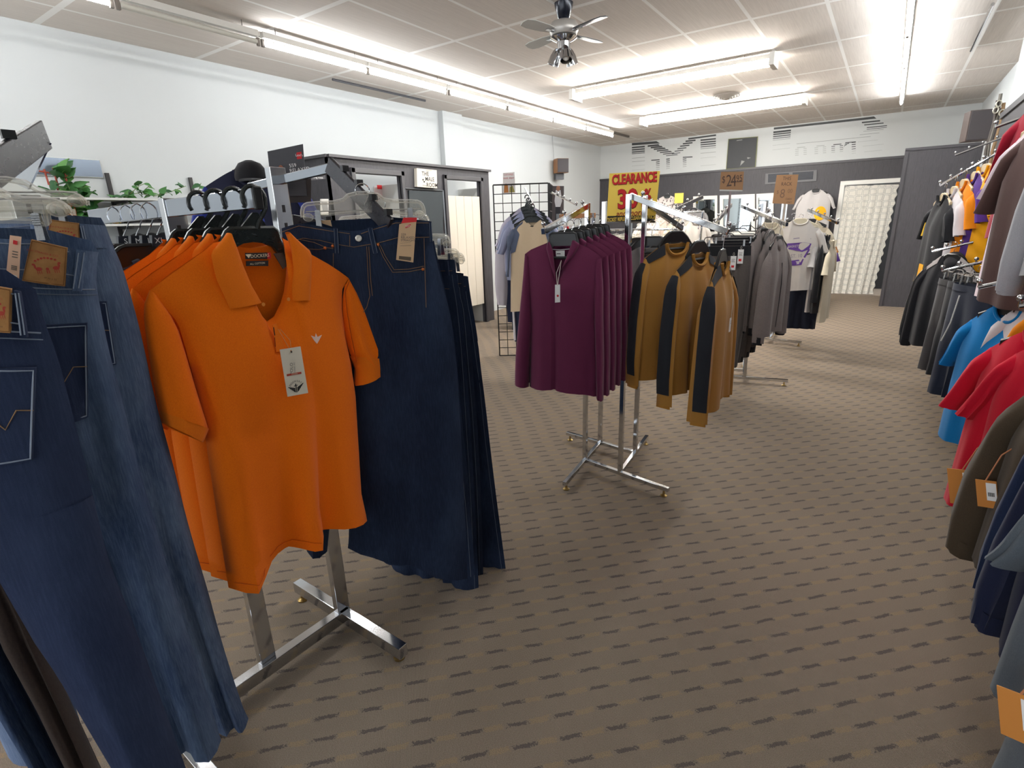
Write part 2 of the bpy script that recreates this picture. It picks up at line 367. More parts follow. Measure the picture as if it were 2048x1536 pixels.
# doorway with white casing, dark room behind, patterned curtain
mb = MB()
for a, b_ in ((DX0-.075, DX0), (DX1, DX1+.075)): mb.box(((a+b_)/2, YF-.025, (DZ+.07)/2), (.075, .05, DZ+.07))
mb.box(((DX0+DX1)/2, YF-.025, DZ+.035), (DX1-DX0+.15, .052, .075)); mb.box((DX0+.012, YF+.05, DZ/2), (.024, .1, DZ)); mb.box((DX1-.012, YF+.05, DZ/2), (.024, .1, DZ))
d1 = mb.build('door_1', WTRIM, smooth=0, bevel=.004); struct(d1)
def curtain_mat():
    t = NT('patterned_curtain'); sep = t.n('ShaderNodeSeparateXYZ'); t.put(sep.inputs[0], t.coord())
    cm = t.n('ShaderNodeCombineXYZ'); t.put(cm.inputs[0], sep.outputs[0]); t.put(cm.inputs[1], sep.outputs[2])
    vo = t.n('ShaderNodeTexVoronoi'); vo.feature = 'DISTANCE_TO_EDGE'; vo.inputs['Scale'].default_value = 9; vo.inputs['Randomness'].default_value = .25; t.put(vo.inputs['Vector'], cm.outputs[0])
    f = t.math('LESS_THAN', t.math('ABSOLUTE', t.math('SUBTRACT', vo.outputs['Distance'], .1)), .035)
    t.put(t.b.inputs['Base Color'], t.mix(t.math('MULTIPLY', f, .8), lin((226, 222, 212)), lin((160, 162, 160)))); t.b.inputs['Roughness'].default_value = .9
    t.b.inputs['Subsurface Weight'].default_value = 0
    return t.m
CM = curtain_mat(); cp = Plane((0, YF-.005, 0), 0)
for i, (pa, pb, lab) in enumerate(([[(1692, 372), (1675, 480), (1657, 586)], [(1742, 370), (1722, 480), (1697, 587)], 'left half of the pale patterned curtain in the far doorway'],
                                   [[(1742, 370), (1722, 480), (1697, 587)], [(1797, 369), (1775, 470), (1745, 588)], 'right half of the pale patterned curtain, its wavy edge pulled off the jamb'])):
    A, B = cp(*pa), cp(*pb)
    class Curtain(Cloth):
        def pt(s, u, t, side): x, y, z = Cloth.pt(s, u, t, side); return (x+(.013*sin(z*42)*max(0, (u-.86)/.14) if i else 0), y, z)
    c = Curtain(A, B, 90, 36, .010, .015, 3.5, .2*i, taper=0); o = c.build('curtain', CM, None); o.location = (0, YF-.03, 0)
    tag(o, lab, 'curtain', 'curtains in the far doorway')
rod = MB().tube([(DX0-.0, YF-.03, DZ-.03), (DX1, YF-.03, DZ-.03)], .008).build('curtain_rod', STEEL); tag(rod, 'thin rod across the top of the curtained doorway', 'rod')
# baseboards
struct(boxobj('baseboard_far', (XL, YF-.035, 0), (DX0-.075, YF-.02, .09), DTRIM)); struct(boxobj('baseboard_left', (XL, Y0, 0), (XL+.015, 4.14, .1), DTRIM))
# shop front behind the camera
mb = MB()
for x in (XL, -3.6, -1.3, XR): mb.box((x, Y0-.05, HC/2), (.12, .1, HC))
mb.box(((XL+XR)/2, Y0-.05, .25), (XR-XL, .1, .5)); mb.box(((XL+XR)/2, Y0-.05, HC-.2), (XR-XL, .1, .4)); w1 = mb.build('window_1', plain((70, 70, 72), .4), smooth=0); struct(w1)
def pane_mat():
    t = NT('window_glass'); g = t.n('ShaderNodeBsdfGlossy'); g.inputs['Roughness'].default_value = .02; tr = t.n('ShaderNodeBsdfTransparent'); mx = t.n('ShaderNodeMixShader'); mx.inputs[0].default_value = .06
    t.put(mx.inputs[1], tr.outputs[0]); t.put(mx.inputs[2], g.outputs[0]); t.put(t.t.nodes['Material Output'].inputs[0], mx.outputs[0]); return t.m
MB().box(((XL+XR)/2, Y0-.05, (.5+HC-.4)/2), (XR-XL, .008, HC-.9)).build('window_pane', pane_mat(), w1, smooth=0)
# ---------------------------------------------------------------- faded stripe lettering and things on the far wall
zp4 = lambda x, z: (1200+x/3.103, 210+z/3.103)
fp = Plane((0, YF-.002, 0), 0)
GR = [plain((62, 64, 66), .6, name='faded_black_film'), plain((120, 124, 124), .6), plain((168, 172, 172), .6)]
def bars(lst, name, label):
    root = thing(name, label, 'wall lettering', (0, YF, 0))
    for k in range(3):
        mb = MB()
        for x0, z0, x1, z1, th, tone, sk in lst:
            if tone != k: continue
            P = fp(zp4(x0, z0), zp4(x1, z1), zp4(x1+sk, z1+th), zp4(x0+(sk if sk < 0 else 0)*0, z0+th)); mb.plate(P, -.003, -.0005)
        if mb.v: mb.build('stripe_band', GR[k], root, smooth=0)
    return root
L = []
sl = lambda x: (x-198)*-.085
for i, (z, th, tone) in enumerate(((237, 14, 0), (260, 9, 0), (275, 8, 0), (289, 7, 0), (301, 4, 0), (330, 2, 1), (352, 2, 1), (378, 2, 2), (404, 2, 2))):
    x1 = 350 if i == 0 else 278; L.append((198, z, x1, z+sl(x1), th, tone, 22 if i == 0 else 0))
for i in range(7):
    th = 10-i; L.append((296+i*19, 250+i*10.5, 362+i*19, 243+i*10.5, th, 0 if i < 6 else 0, 10)); L.append((548-i*17, 205+i*16, 612-i*19 if i else 720, (198 if i else 182)+i*16, th, 0, 0))
for i, (z, th, tone) in enumerate(((205, 9, 0), (221, 8, 0), (235, 7, 0), (249, 5, 0), (262, 3, 1), (290, 2, 1), (320, 2, 2), (368, 2, 2))): L.append((624, z+9, 719, z, th, tone, 0))
for bx, w, zz in ((318, 52, 340), (411, 22, 334), (514, 60, 322)):
    for i in range(6): L.append((bx+(w-22 if bx == 318 and i else 0), zz+i*12, bx+(w if i == 0 or bx == 318 else 22), zz+i*12-3, 6-i*.8, 0 if i < 3 else 1, 0))
bars(L, 'wall_lettering', 'large faded black striped letter M left of the dark board on the far wall')
L = [(1079, 140, 1700, 71, 13, 0, 16)]
for i, (z, th, tone) in enumerate(((164, 11, 0), (180, 7, 0), (194, 6, 0), (207, 4, 0), (219, 2, 1), (250, 2, 2), (278, 2, 2))): L.append((1076-i, z, 1185-i, z-12, th, tone, 0))
for i, (x0, x1, z, th, tone) in enumerate(((1625, 1738, 105, 8, 0), (1640, 1760, 121, 6, 0), (1656, 1781, 138, 5, 0), (1655, 1780, 150, 3, 0), (1634, 1760, 163, 2, 1), (1612, 1734, 184, 2, 1), (1220, 1680, 240, 2, 1), (1600, 1725, 228, 2, 2), (1630, 1760, 255, 2, 2), (1640, 1750, 290, 2, 2))): L.append((x0, z, x1, z-(x1-x0)*.1, th, tone, 0))
for bx, k in ((1215, 2), (1335, 2), (1440, 0)):
    for i in range(5):
        z = 262-(bx-1215)*.08+i*12
        if i == 0: L.append((bx+8, z, bx+58, z-4, 5, k, 0))
        else: L.append((bx-4, z, bx+18, z-2, 4, max(k, i//2 if i < 4 else 2), 0)); L.append((bx+48, z-5, bx+68, z-7, 4, max(k, i//2 if i < 4 else 2), 0))
for i in range(5): L.append((1492+(14*i if i < 3 else 0)*0-i*3+30, 232+i*9, 1588-i*2 if i < 1 else 1560-i*14, 226+i*9, 5-i*.5, 0 if i < 3 else 1, 0))
for i in range(6): L.append((1562, 230+i*14, 1587, 227+i*14, 6-i*.8, 0 if i < 4 else 2, 0))
bars(L, 'wall_lettering', 'long faded black striped letter T with smaller striped letters below, right of the dark board')
bo = thing('wall_board', 'dark glossy rectangular board with a torn silvery patch high on the far wall', 'board', (0, YF, 0))
P = fp(zp4(800, 213), zp4(980, 198), zp4(965, 386), zp4(785, 399)); MB().plate(P, -.03, 0).build('board_panel', plain((40, 42, 46), .55), bo, smooth=0)
mb = MB(); mb.tube([(x, -.03, z) for x, z in fp(zp4(800, 213), zp4(980, 198), zp4(965, 386), zp4(785, 399))], .008, 4, closed=True); mb.build('board_frame', plain((150, 152, 100), .5), bo)
mb = MB(); mb.plate(fp(zp4(880, 345), zp4(900, 350), zp4(872, 378)), -.034, -.031); mb.plate(fp(zp4(915, 325), zp4(938, 328), zp4(918, 336)), -.034, -.031); mb.plate(fp(zp4(850, 220), zp4(885, 215), zp4(885, 219), zp4(850, 224)), -.034, -.031); mb.build('torn_patch', plain((150, 150, 146), .5), bo, smooth=0)
zp6 = lambda x, z: (1400+x/4.267, 320+z/4.267)
vt = thing('wall_vent', 'dark framed double vent grille high in the dark far panelling', 'vent', (0, YF-.02, 0)); o = fp(zp6(562, 117), zp6(1000, 86), zp6(995, 180), zp6(556, 208))
MB().plate(o, -.02, 0).build('vent_frame', plain((92, 92, 95), .5), vt, smooth=0)
for q in ([(585, 122), (762, 111), (762, 178), (583, 192)], [(792, 108), (970, 97), (965, 164), (792, 176)]):
    P = fp(*[zp6(*k) for k in q]); mb = MB(); mb.plate(P, -.024, -.018); mb.build('vent_opening', plain((38, 42, 52), .6), vt, smooth=0)
    mb = MB(); 
    for k in range(1, 6): a = [(lerp(P[0][0], P[3][0], k/6), lerp(P[0][1], P[3][1], k/6)), (lerp(P[1][0], P[2][0], k/6), lerp(P[1][1], P[2][1], k/6))]; mb.bar((a[0][0], -.026, a[0][1]), (a[1][0], -.026, a[1][1]), .006, .004)
    mb.build('vent_slats', plain((60, 62, 68), .5), vt, smooth=0)
# white framed mirrors (three) on the far wall
def framed_mirror(px, label, panes=1):
    P = fp(*px); r = thing('wall_mirror', label, 'mirror', (0, YF-.02, 0), 0, 'white framed mirrors on the far wall')
    cx = sum(p[0] for p in P)/4; cz = sum(p[1] for p in P)/4; inn = [(cx+(x-cx)*.8, cz+(z-cz)*.82) for x, z in P]
    mb = MB(); 
    for i in range(4): j = (i+1) % 4; mb.plate([P[i], P[j], inn[j], inn[i]], -.05, 0)
    mb.build('mirror_frame', WTRIM, r, smooth=0); MB().plate(inn, -.02, -.015).build('mirror_glass', plain((205, 212, 212), .03, 1, name='mirror'), r, smooth=0)
    return r
framed_mirror([(1388, 393), (1436, 391), (1436, 470), (1388, 470)], 'leftmost white framed mirror on the far wall, behind the chrome racks')
framed_mirror([(1441, 391), (1511, 388), (1511, 470), (1441, 470)], 'wide white framed mirror on the far wall, behind the price sign pole')
framed_mirror([(1514, 388), (1548, 386), (1548, 470), (1514, 470)], 'narrow white framed mirror on the far wall beside the eight dollar sign')
# ---------------------------------------------------------------- ceiling lights
GLOWC = emit((.95, .98, 1), 60, 'cool_tube'); GLOWW = emit((1, .96, .89), 150, 'warm_tube'); TUBEOFF = plain((226, 224, 214), .3, name='unlit_tube'); CHAN = plain((236, 234, 228), .5, name='white_enamel'); SOCK = plain((120, 112, 104), .5, name='socket')
def light(p, q, label, lit=True, n=1, glow=GLOWC, w=.045, group=None, drop=.1, endcap=False):
    p, q = V(p), V(q); r = thing('ceiling_light', label, 'ceiling light', (p+q)/2, 0, group); c = (p+q)/2; p = p-c; q = q-c; d = (q-p).normalized(); sd = d.cross(V((0, 0, 1)))
    mb = MB().bar(p+V((0, 0, .06)), q+V((0, 0, .06)), w, .045); mb.build('channel', CHAN, r, smooth=0)
    for e in (p, q):
        s_ = 1 if e is p else -1; mb = MB()
        if endcap: mb.box(e+V((0, 0, .02))-d*s_*.02, (.05+abs(sd.x)*(w+.1), .05+abs(sd.y)*(w+.1), .12)); mb.build('end_cap', CHAN, r, smooth=0)
        else: mb.box(e, (.022, .022, .06)); mb.build('end_socket', SOCK, r, smooth=0)
    for k in range(n):
        o = sd*((k-(n-1)/2)*.09)-V((0, 0, .0)); MB().tube([p+o+d*.015, q+o-d*.015], .019, 10).build('tube', glow if lit else TUBEOFF, r)
    top = HC-c.z-.02
    if top > .09:
        for e in (.12, .88): a = p.lerp(q, e); MB().tube([a+V((0, 0, .06)), V((a.x, a.y, top+.02))], .003, 5).build('drop_rod', SOCK, r)
    return r
LX = -4.56; ys = [(-2.3, -1.2), (-1.15, -.05), (0, .95), (1.0, 1.94), (1.98, 3.0), (3.04, 4.16), (4.18, 5.37), (5.43, 6.6), (6.66, 7.87), (7.9, 9.0), (9.04, 10.15)]
names = ['', '', '', 'lit tube light at the upper left corner of the ceiling row', 'unlit fluorescent tube light in the left ceiling row', 'lit tube light just beyond the unlit one in the left row', 'lit tube light second beyond the unlit one in the left row', 'lit tube light third beyond the unlit one, above the wall pilaster', 'lit tube light fourth beyond the unlit one in the left row', 'last but one lit tube light in the left row', 'lit tube light ending the left row near the far corner']
for (a, b_), nm in zip(ys, names):
    if nm or a < 1: light((LX, a, 3.08), (LX, b_, 3.08), nm or 'lit tube light of the left row above and behind the viewer', 'unlit' not in nm[:6], group='tube lights in the left row')
light((-3.56, 6.79, 3.09), (-1.26, 6.79, 3.09), 'bright twin tube ceiling light crossing the shop near the fan', True, 2, GLOWW, .12, 'crosswise twin tube lights', endcap=True)
light((-3.62, 9.34, 3.09), (-1.26, 9.34, 3.09), 'bright twin tube ceiling light crossing the shop beyond the round vent', True, 2, GLOWW, .12, 'crosswise twin tube lights', endcap=True)
for a, b_, nm in ((2.2, 4.4, 'lit tube light of the right row above the viewer'), (4.45, 6.6, 'nearest tube light in view in the right ceiling row'), (6.65, 7.95, 'second tube light in view in the right ceiling row'), (8.0, 9.3, 'third tube light in view in the right ceiling row'), (9.35, 10.6, 'last tube light of the right row near the far wall')):
    light((-.1, a, 3.1), (-.1, b_, 3.1), nm, group='tube lights in the right row')
for p, q, lab in ((( .46, 6.55, 3.19), (.47, 8.2, 3.19), 'thin chrome rail on the ceiling at the right'), ((-5.45, 4.45, 3.19), (-5.44, 5.96, 3.19), 'thin dark rail on the ceiling along the left wall')):
    tag(MB().tube([p, q], .014, 8).build('ceiling_rail', CHROME if p[0] > 0 else plain((90, 90, 95), .3, .6)), lab, 'rail')
# round diffuser
vd = thing('ceiling_diffuser', 'round ringed air diffuser in the ceiling between the crosswise lights', 'vent', (-2.16, 8.7, HC))
for k, r_ in enumerate((.19, .155, .12, .085, .05)):
    MB().lathe([(r_, -.004-.01*k), (r_-.006, -.02-.01*k), (r_-.026, -.006-.01*k)], 28).build('ring', plain((128, 120, 112), .6), vd)
MB().lathe([(.18, -.001), (.178, -.006)], 28).build('duct_throat', plain((45, 42, 40), .8), vd)
# ceiling fan
fan = thing('ceiling_fan', 'small ceiling fan with dark and silver blades and three chrome lamp shades', 'ceiling fan', (-2.36, 4.27, HC))
FD = plain((28, 32, 44), .2, .3, name='dark_metal')
MB().lathe([(.03, -.12), (.045, -.105), (.07, -.03), (.075, 0)], 20).build('canopy', FD, fan)
MB().lathe([(.06, -.235), (.10, -.225), (.115, -.2), (.118, -.165), (.10, -.135), (.05, -.115)], 24).build('motor_housing', plain((200, 196, 190), .35, .4), fan)
MB().lathe([(.02, -.33), (.05, -.32), (.055, -.27), (.085, -.255), (.11, -.24), (.06, -.23)], 24).build('switch_cup', CHROME, fan)
for k in range(4):
    M = Matrix.Rotation(rad(74+90*k), 4, 'Z'); bl = MB()
    vs = [(.13, -.035), (.2, -.05), (.36, -.058), (.42, -.045), (.435, 0), (.42, .045), (.36, .058), (.2, .05), (.13, .035)]
    T = M @ Matrix.Translation((0, 0, -.205)) @ Matrix.Rotation(rad(11), 4, 'X')
    vv = [T @ V((x, y, .003)) for x, y in vs]+[T @ V((x, y, -.003)) for x, y in vs]; n = len(vs)
    bl.add(vv, [tuple(range(n)), tuple(range(n, 2*n))[::-1]]+[(i, i+n, (i+1) % n+n, (i+1) % n) for i in range(n)])
    bl.build('fan_blade', [plain((40, 44, 50), .4), plain((205, 205, 200), .4)][k in (1, 2)], fan, smooth=0)
    MB().bar(M @ V((.06, 0, -.215)), M @ V((.19, 0, -.21)), .03, .008).build('blade_arm', CHROME, fan, smooth=0)
for k in range(3):
    M = Matrix.Rotation(rad(-50+120*k), 4, 'Z') @ Matrix.Translation((.05, 0, -.31)) @ Matrix.Rotation(rad(-22), 4, 'Y')
    MB().lathe([(.018, 0), (.03, -.02), (.042, -.06), (.047, -.12), (.042, -.121), (.036, -.06), (.02, -.03)], 16, M=M).build('lamp_shade', CHROME, fan)
    MB().ball(M @ V((0, 0, -.09)), .03, 8).build('bulb', plain((235, 235, 230), .2), fan)
# ---------------------------------------------------------------- fitting room on the left
FX = -5.312; fy1, fy2 = 4.144, 7.16; lx = Plane((FX, 0, 0), 90)
o1a, o1b = at_x((708, 345), FX).y, at_x((799, 345), FX).y; o2a, o2b = at_x((891, 356), FX).y, at_x((959, 360), FX).y; oz = 2.19
mb = MB()
for a, b_ in ((fy1, o1a), (o1b, o2a), (o2b, fy2)): mb.box((FX-.03, (a+b_)/2, 1.17), (.06, b_-a, 2.34))
for a, b_ in ((o1a, o1b), (o2a, o2b)): mb.box((FX-.03, (a+b_)/2, (oz+2.34)/2), (.06, b_-a, 2.34-oz))
mb.box(((FX+XL)/2-.0, fy1+.03, 1.17), (FX-XL, .06, 2.34)); struct(mb.build('wall_fitting', DARK, smooth=0))
mb = MB(); mb.box((FX+.0, (fy1+fy2)/2, 2.355), (.09, fy2-fy1+.03, .03)); mb.box(((FX+XL)/2, fy1, 2.355), (FX-XL+.04, .09, .03)); struct(mb.build('trim_10', DTRIM, smooth=0))
for k, (a, b_) in enumerate(((o1a, o1b), (o2a, o2b))):
    mb = MB(); 
    for e in (a, b_): mb.box((FX+.005, e+(-.03 if e == a else .03), oz/2+.03), (.05, .06, oz+.06))
    mb.box((FX+.005, (a+b_)/2, oz+.03), (.05, b_-a+.12, .06)); struct(mb.build('door_%d' % (k+2), DTRIM, smooth=0, bevel=.006))
    struct(boxobj('trim_%d' % (11+k), (XL+.01, b_+.02, 0), (FX-.06, b_+.06, 2.1), plain((222, 222, 218), .6)))
y1, y2 = o2a+.01, o2b-.01; sd = thing('louvre_door', 'cream boarded half door hung in the fitting room opening', 'door', (FX-.02, y1, .31))
mb = MB(); n = 4
for k in range(n): mb.box((0, (k+.5)*(y2-y1)/n, .83), (.025, (y2-y1)/n-.006, 1.66))
mb.box((-.004, (y2-y1)/2, .83), (.018, y2-y1, 1.655)); mb.build('door_boards', plain((226, 216, 200), .5), sd, smooth=0, bevel=.003); MB().ball((.03, .09, .55), .016).build('door_knob', CHROME, sd)
def wallsign(name, px, X, label, cat, mat, th=.03, group=None, edge=None):
    P = Plane((X, 0, 0), 90)(*px); cx = sum(p[0] for p in P)/4; cz = sum(p[1] for p in P)/4
    r = thing(name, label, cat, (X, cx, cz), rad(90), group); MB().plate([(x-cx, z-cz) for x, z in P], -th, 0).build('board', mat, r, smooth=0)
    return r, max(abs(p[0]-cx) for p in P), max(abs(p[1]-cz) for p in P)
r, w, h = wallsign('door_sign', [(828, 337), (868, 341), (869, 377), (829, 374)], FX, 'white square sign lettered THE MALE ROOM on the dark fitting room wall', 'sign', plain((232, 222, 206), .6), .05)
for k, (s_, x, z, sz) in enumerate((('THE', -.03, .055, .075), ('MALE', .05, -.01, .075), ('ROOM', .09, -.085, .075))): text(s_, sz, INK, r, x, z, -.05, bold=.012)
mb = MB(); mb.ball((-.085, -.053, -.02), .012, 6, (1, .3, 1)); mb.ball((-.065, -.053, -.045), .012, 6, (1, .3, 1)); mb.bar((-.02, -.053, .1), (.1, -.053, .105), .003, .003); mb.bar((-.1, -.053, -.09), (-.02, -.053, -.095), .003, .003); mb.build('small_motif', INK, r, smooth=0)
r, w, h = wallsign('chalkboard', [(816, 381), (884, 384), (884, 520), (818, 520)], FX, 'dark chalkboard in a silver frame below the fitting room sign', 'chalkboard', plain((40, 48, 52), .7), .02)
mb = MB(); mb.tube([(-w, -.02, -h), (-w, -.02, h), (w, -.02, h-.01), (w, -.02, -h)], .014, 4, closed=True); mb.build('chalkboard_frame', plain((150, 154, 158), .35, .6), r)
# poster inside the first fitting room
r, w, h = wallsign('poster', [(748, 373), (772, 372), (776, 400), (748, 400)], XL+.16, 'pale pink poster with a small red tab in the first fitting room', 'poster', plain((232, 208, 206), .7), .01)
MB().plate([(-.06, .05), (.03, .05), (.03, .1), (-.06, .1)], -.014, -.01).build('red_tab', RED, r, smooth=0)
r, w, h = wallsign('picture_frame', [(640, 398), (655, 398), (655, 430), (640, 430)], FX-.0, 'white framed print on the dark panel beside the first fitting room', 'picture', plain((225, 222, 216), .6), .02)
MB().plate([(-w*.6, -h*.6), (w*.6, -h*.6), (w*.6, h*.6), (-w*.6, h*.6)], -.022, -.02).build('print', plain((150, 150, 150), .6), r, smooth=0)
# loudspeakers
def speaker(c, rz, label, d=(.22, .2, .3), bracket=True, wood=(142, 98, 62)):
    r = thing('loudspeaker', label, 'speaker', c, rz, 'loudspeakers high on the walls'); x, y, z = d
    MB().plate([(-x/2, -z/2), (x/2, -z/2), (x/2, z/2), (-x/2, z/2)], -y/2, y/2).build('cabinet', plain(wood, .5, name='speaker_wood'), r, smooth=0, bevel=.004)
    MB().box((0, -y/2-.008, 0), (x*.94, .018, z*.95)).build('grille', plain((70, 66, 68), .9), r, smooth=0, bevel=.004)
    if bracket: MB().box((-.02, y*.3, -z/2-.06), (x*.7, .1, .12)).build('bracket', plain((62, 64, 70), .5), r, smooth=0)
    return r
p = at_x((1122, 332), XL+.2); speaker((p.x, p.y, p.z), rad(52), 'small wood-sided speaker on the left wall near the far corner', (.25, .2, .27))
tag(MB().tube([(p.x-.16, p.y, p.z+.1), (p.x-.185, p.y-.02, HC)], .004, 5).build('speaker_cable', plain((150, 150, 150), .6)), 'thin cable running from the left speaker up to the ceiling', 'cable')
p = at_y((1962, 252), 9.6); speaker((p.x, p.y, p.z), rad(12), 'dark box speaker on the right wall above the coloured tees', (.34, .22, .36), False, (84, 72, 68))
tag(MB().tube([(p.x+.1, p.y+.1, p.z-.17), (p.x+.06, p.y+.1, 2.47)], .005, 5).build('speaker_cable', plain((60, 60, 60), .6)), 'dark cable hanging below the right wall speaker', 'cable')
# daylight
wd = bpy.data.worlds.new('world'); SC.world = wd; wd.use_nodes = True; wd.node_tree.nodes['Background'].inputs[0].default_value = (.9, .95, 1, 1); wd.node_tree.nodes['Background'].inputs[1].default_value = 3.0
# ---------------------------------------------------------------- hangers (origin where the hook touches the bar)
def hook_pts(r=.02, neck=.1, n=10):
    p = [(r*cos(a), 0, -r+r*sin(a)+.0) for a in [pi*(1.05)-i*pi*1.28/n for i in range(n+1)]][::-1]
    p = [(r*cos(a), 0, -r+r*sin(a)) for a in [pi*1.15-i*(pi*1.3)/n for i in range(n+1)]]
    return p+[(r*.55, 0, -r*2.1), (0, 0, -r*3), (0, 0, -neck)]
def plastic_hanger(label, P, rz, mat=None, w=.2, group=None, wire=False, slope=.12, label_size=None, cw=.065, hook=None, name='shirt_hanger', drop=.115, hr=.02, steep=0):
    mat = mat or BLACKP; r = thing(name, label, 'hanger', P, rz, group)
    if wire: MB().tube(hook_pts(hr, drop+.01), .0019, 6).build('hook', hook or CHROME, r)
    else: MB().tube(hook_pts(.021, drop-.03), .0055, 8).build('hook', mat, r)
    z = -drop
    mb = MB(); e_ = -.03-steep
    outer = [(-w, z-slope-.012), (-w, z-slope+.006), (-cw-.035+steep*.4, z+e_), (-cw, z-.004), (-cw+.012, z), (cw-.012, z), (cw, z-.004), (cw+.035-steep*.4, z+e_), (w, z-slope+.006), (w, z-slope-.012)]
    inner = [(cw+.03, z-.062), (cw-.01, z-.052), (-cw+.01, z-.052), (-cw-.03, z-.062)]
    
    if steep: inner = [(cw+.0, z-.085), (cw-.015, z-.06), (-cw+.015, z-.06), (-cw-.0, z-.085)]
    mb.plate(outer+inner, -.006, .006); mb.tube([(x, 0, zz) for x, zz in outer], .0075, 6, closed=True)
    if not wire: mb.plate([(-.03, z), (-.008, z+.05), (.008, z+.05), (.03, z)], -.003, .003)
    mb.build('hanger_body', mat, r)
    if label_size:
        MB().plate([(-.022, z-.003), (-.017, z+.028), (.017, z+.028), (.022, z-.003)], -.009, .009).build('size_marker', plain((18, 22, 34), .4), r, smooth=0)
        text(label_size, .022, WHITE, r, 0, z+.012, -.009, 'size_letters')
    return r
def clip_hanger(label, P, rz, w=.17, group=None, drop=.075, low=.11, clipz=None, full=True, mat=None, cs=1):
    r = thing('clip_hanger', label, 'hanger', P, rz, group); mat = mat or CLEAR; z = -drop
    MB().tube(hook_pts(.019, drop+.02), .0017, 6).build('hook', CHROME, r)
    top = [(-w, z-low+.03), (-w, z-.045), (-w+.006, z-.03), (-w+.02, z-.024), (-.06, z-.022), (-.035, z), (.035, z), (.06, z-.022), (w-.02, z-.024), (w-.006, z-.03), (w, z-.045), (w, z-low+.03)]
    if full:
        mb = MB(); bot = [(w-.028, z-low+.03), (w-.03, z-.058), (.075, z-.052), (.055, z-.05), (-.055, z-.05), (-.075, z-.052), (-w+.03, z-.058), (-w+.028, z-low+.03)]
        mb.plate(top+bot, -.006, .006); mb.tube([(x, 0, q) for x, q in smoothpoly(top, 1)], .0052, 6); mb.tube([(x, 0, q) for x, q in smoothpoly(bot, 1)], .0045, 6)
        for e in (-1, 1): mb.ball((e*(w-.014), 0, z-low+.03), .014, 8, (1, .6, .8))
        mb.build('clear_frame' if mat is CLEAR else 'hanger_frame', mat, r)
    else: MB().tube([(x, 0, q) for x, q in top], .004, 5).build('hanger_frame', mat, r)
    MB().tube([(-w+.01, .004, z-low+.045), (w-.01, .004, z-low+.045)], .0016, 6).build('clip_rod', CHROME, r)
    for e in (-1, 1):
        mb = MB(); x = e*(w-.04); zb = z-low-.012; zt = zb+.06*cs; a, c = .006*cs, .0075*cs
        for s_ in (-1, 1): mb.add([(x-a, s_*.009, zt), (x+a, s_*.009, zt), (x+c, s_*.016, zb), (x-c, s_*.016, zb), (x-a, s_*.006, zt), (x+a, s_*.006, zt), (x+c, s_*.0135, zb), (x-c, s_*.0135, zb)], [(0,1,2,3),(7,6,5,4),(0,4,5,1),(1,5,6,2),(2,6,7,3),(3,7,4,0)])
        for k in range(5): mb.box((x, -.011-.0008*k, zt-.004*cs-.005*cs*k), (2.4*a, .004, .002))
        mb.build('metal_clip', STEEL, r, smooth=0)
    return r
# ---------------------------------------------------------------- upper garments
def neck_cols(sw, nw, a=8, b=12):
    L = [-sw+(sw-nw)*i/a for i in range(a)]+[-nw+2*nw*i/b for i in range(b)]+[nw+(sw-nw)*i/a for i in range(a+1)]
    return [(x+sw)/(2*sw) for x in L]
def hang_tag(parent, x, z, y, w=.032, h=.075, mat=None, string=.1, dot=None, rot=0, strmat=None, lines=3):
    """paper swing tag on a cord; returns the tag (a part with its own printed marks)"""
    c, s_ = cos(rot), sin(rot); Q = lambda a, b: (x+a*c-b*s_, z+a*s_+b*c)
    MB_ = MB().plate([Q(-w/2, 0), Q(w/2, 0), Q(w/2, -h), Q(-w/2, -h)], y-.0015, y+.0015); tg = MB_.build('hang_tag', mat or WHITE, parent, smooth=0)
    if string: MB().tube([(Q(0, -.004)[0], y-.002, Q(0, -.004)[1]), (x-.006, y-.004, z+string*.5), (x, y, z+string), (x+.006, y-.004, z+string*.5), (Q(0, -.004)[0], y-.002, Q(0, -.004)[1])], .0011, 5).build('tag_cord', strmat or plain((205, 200, 190), .8), tg)
    if dot: mb = MB().plate([Q(-w*.28, -h*.66), Q(w*.22, -h*.66), Q(w*.22, -h*.82), Q(-w*.28, -h*.82)], y-.0025, y-.001); mb.build('red_mark', RED, tg, smooth=0)
    mb = MB()
    for k in range(lines): mb.plate([Q(-w*.3, -h*(.22+.09*k)), Q(w*(.3-.1*(k % 2)), -h*(.22+.09*k)), Q(w*(.3-.1*(k % 2)), -h*(.25+.09*k)), Q(-w*.3, -h*(.25+.09*k))], y-.002, y-.001)
    mb.build('printed_lines', GREYINK, tg, smooth=0); return tg
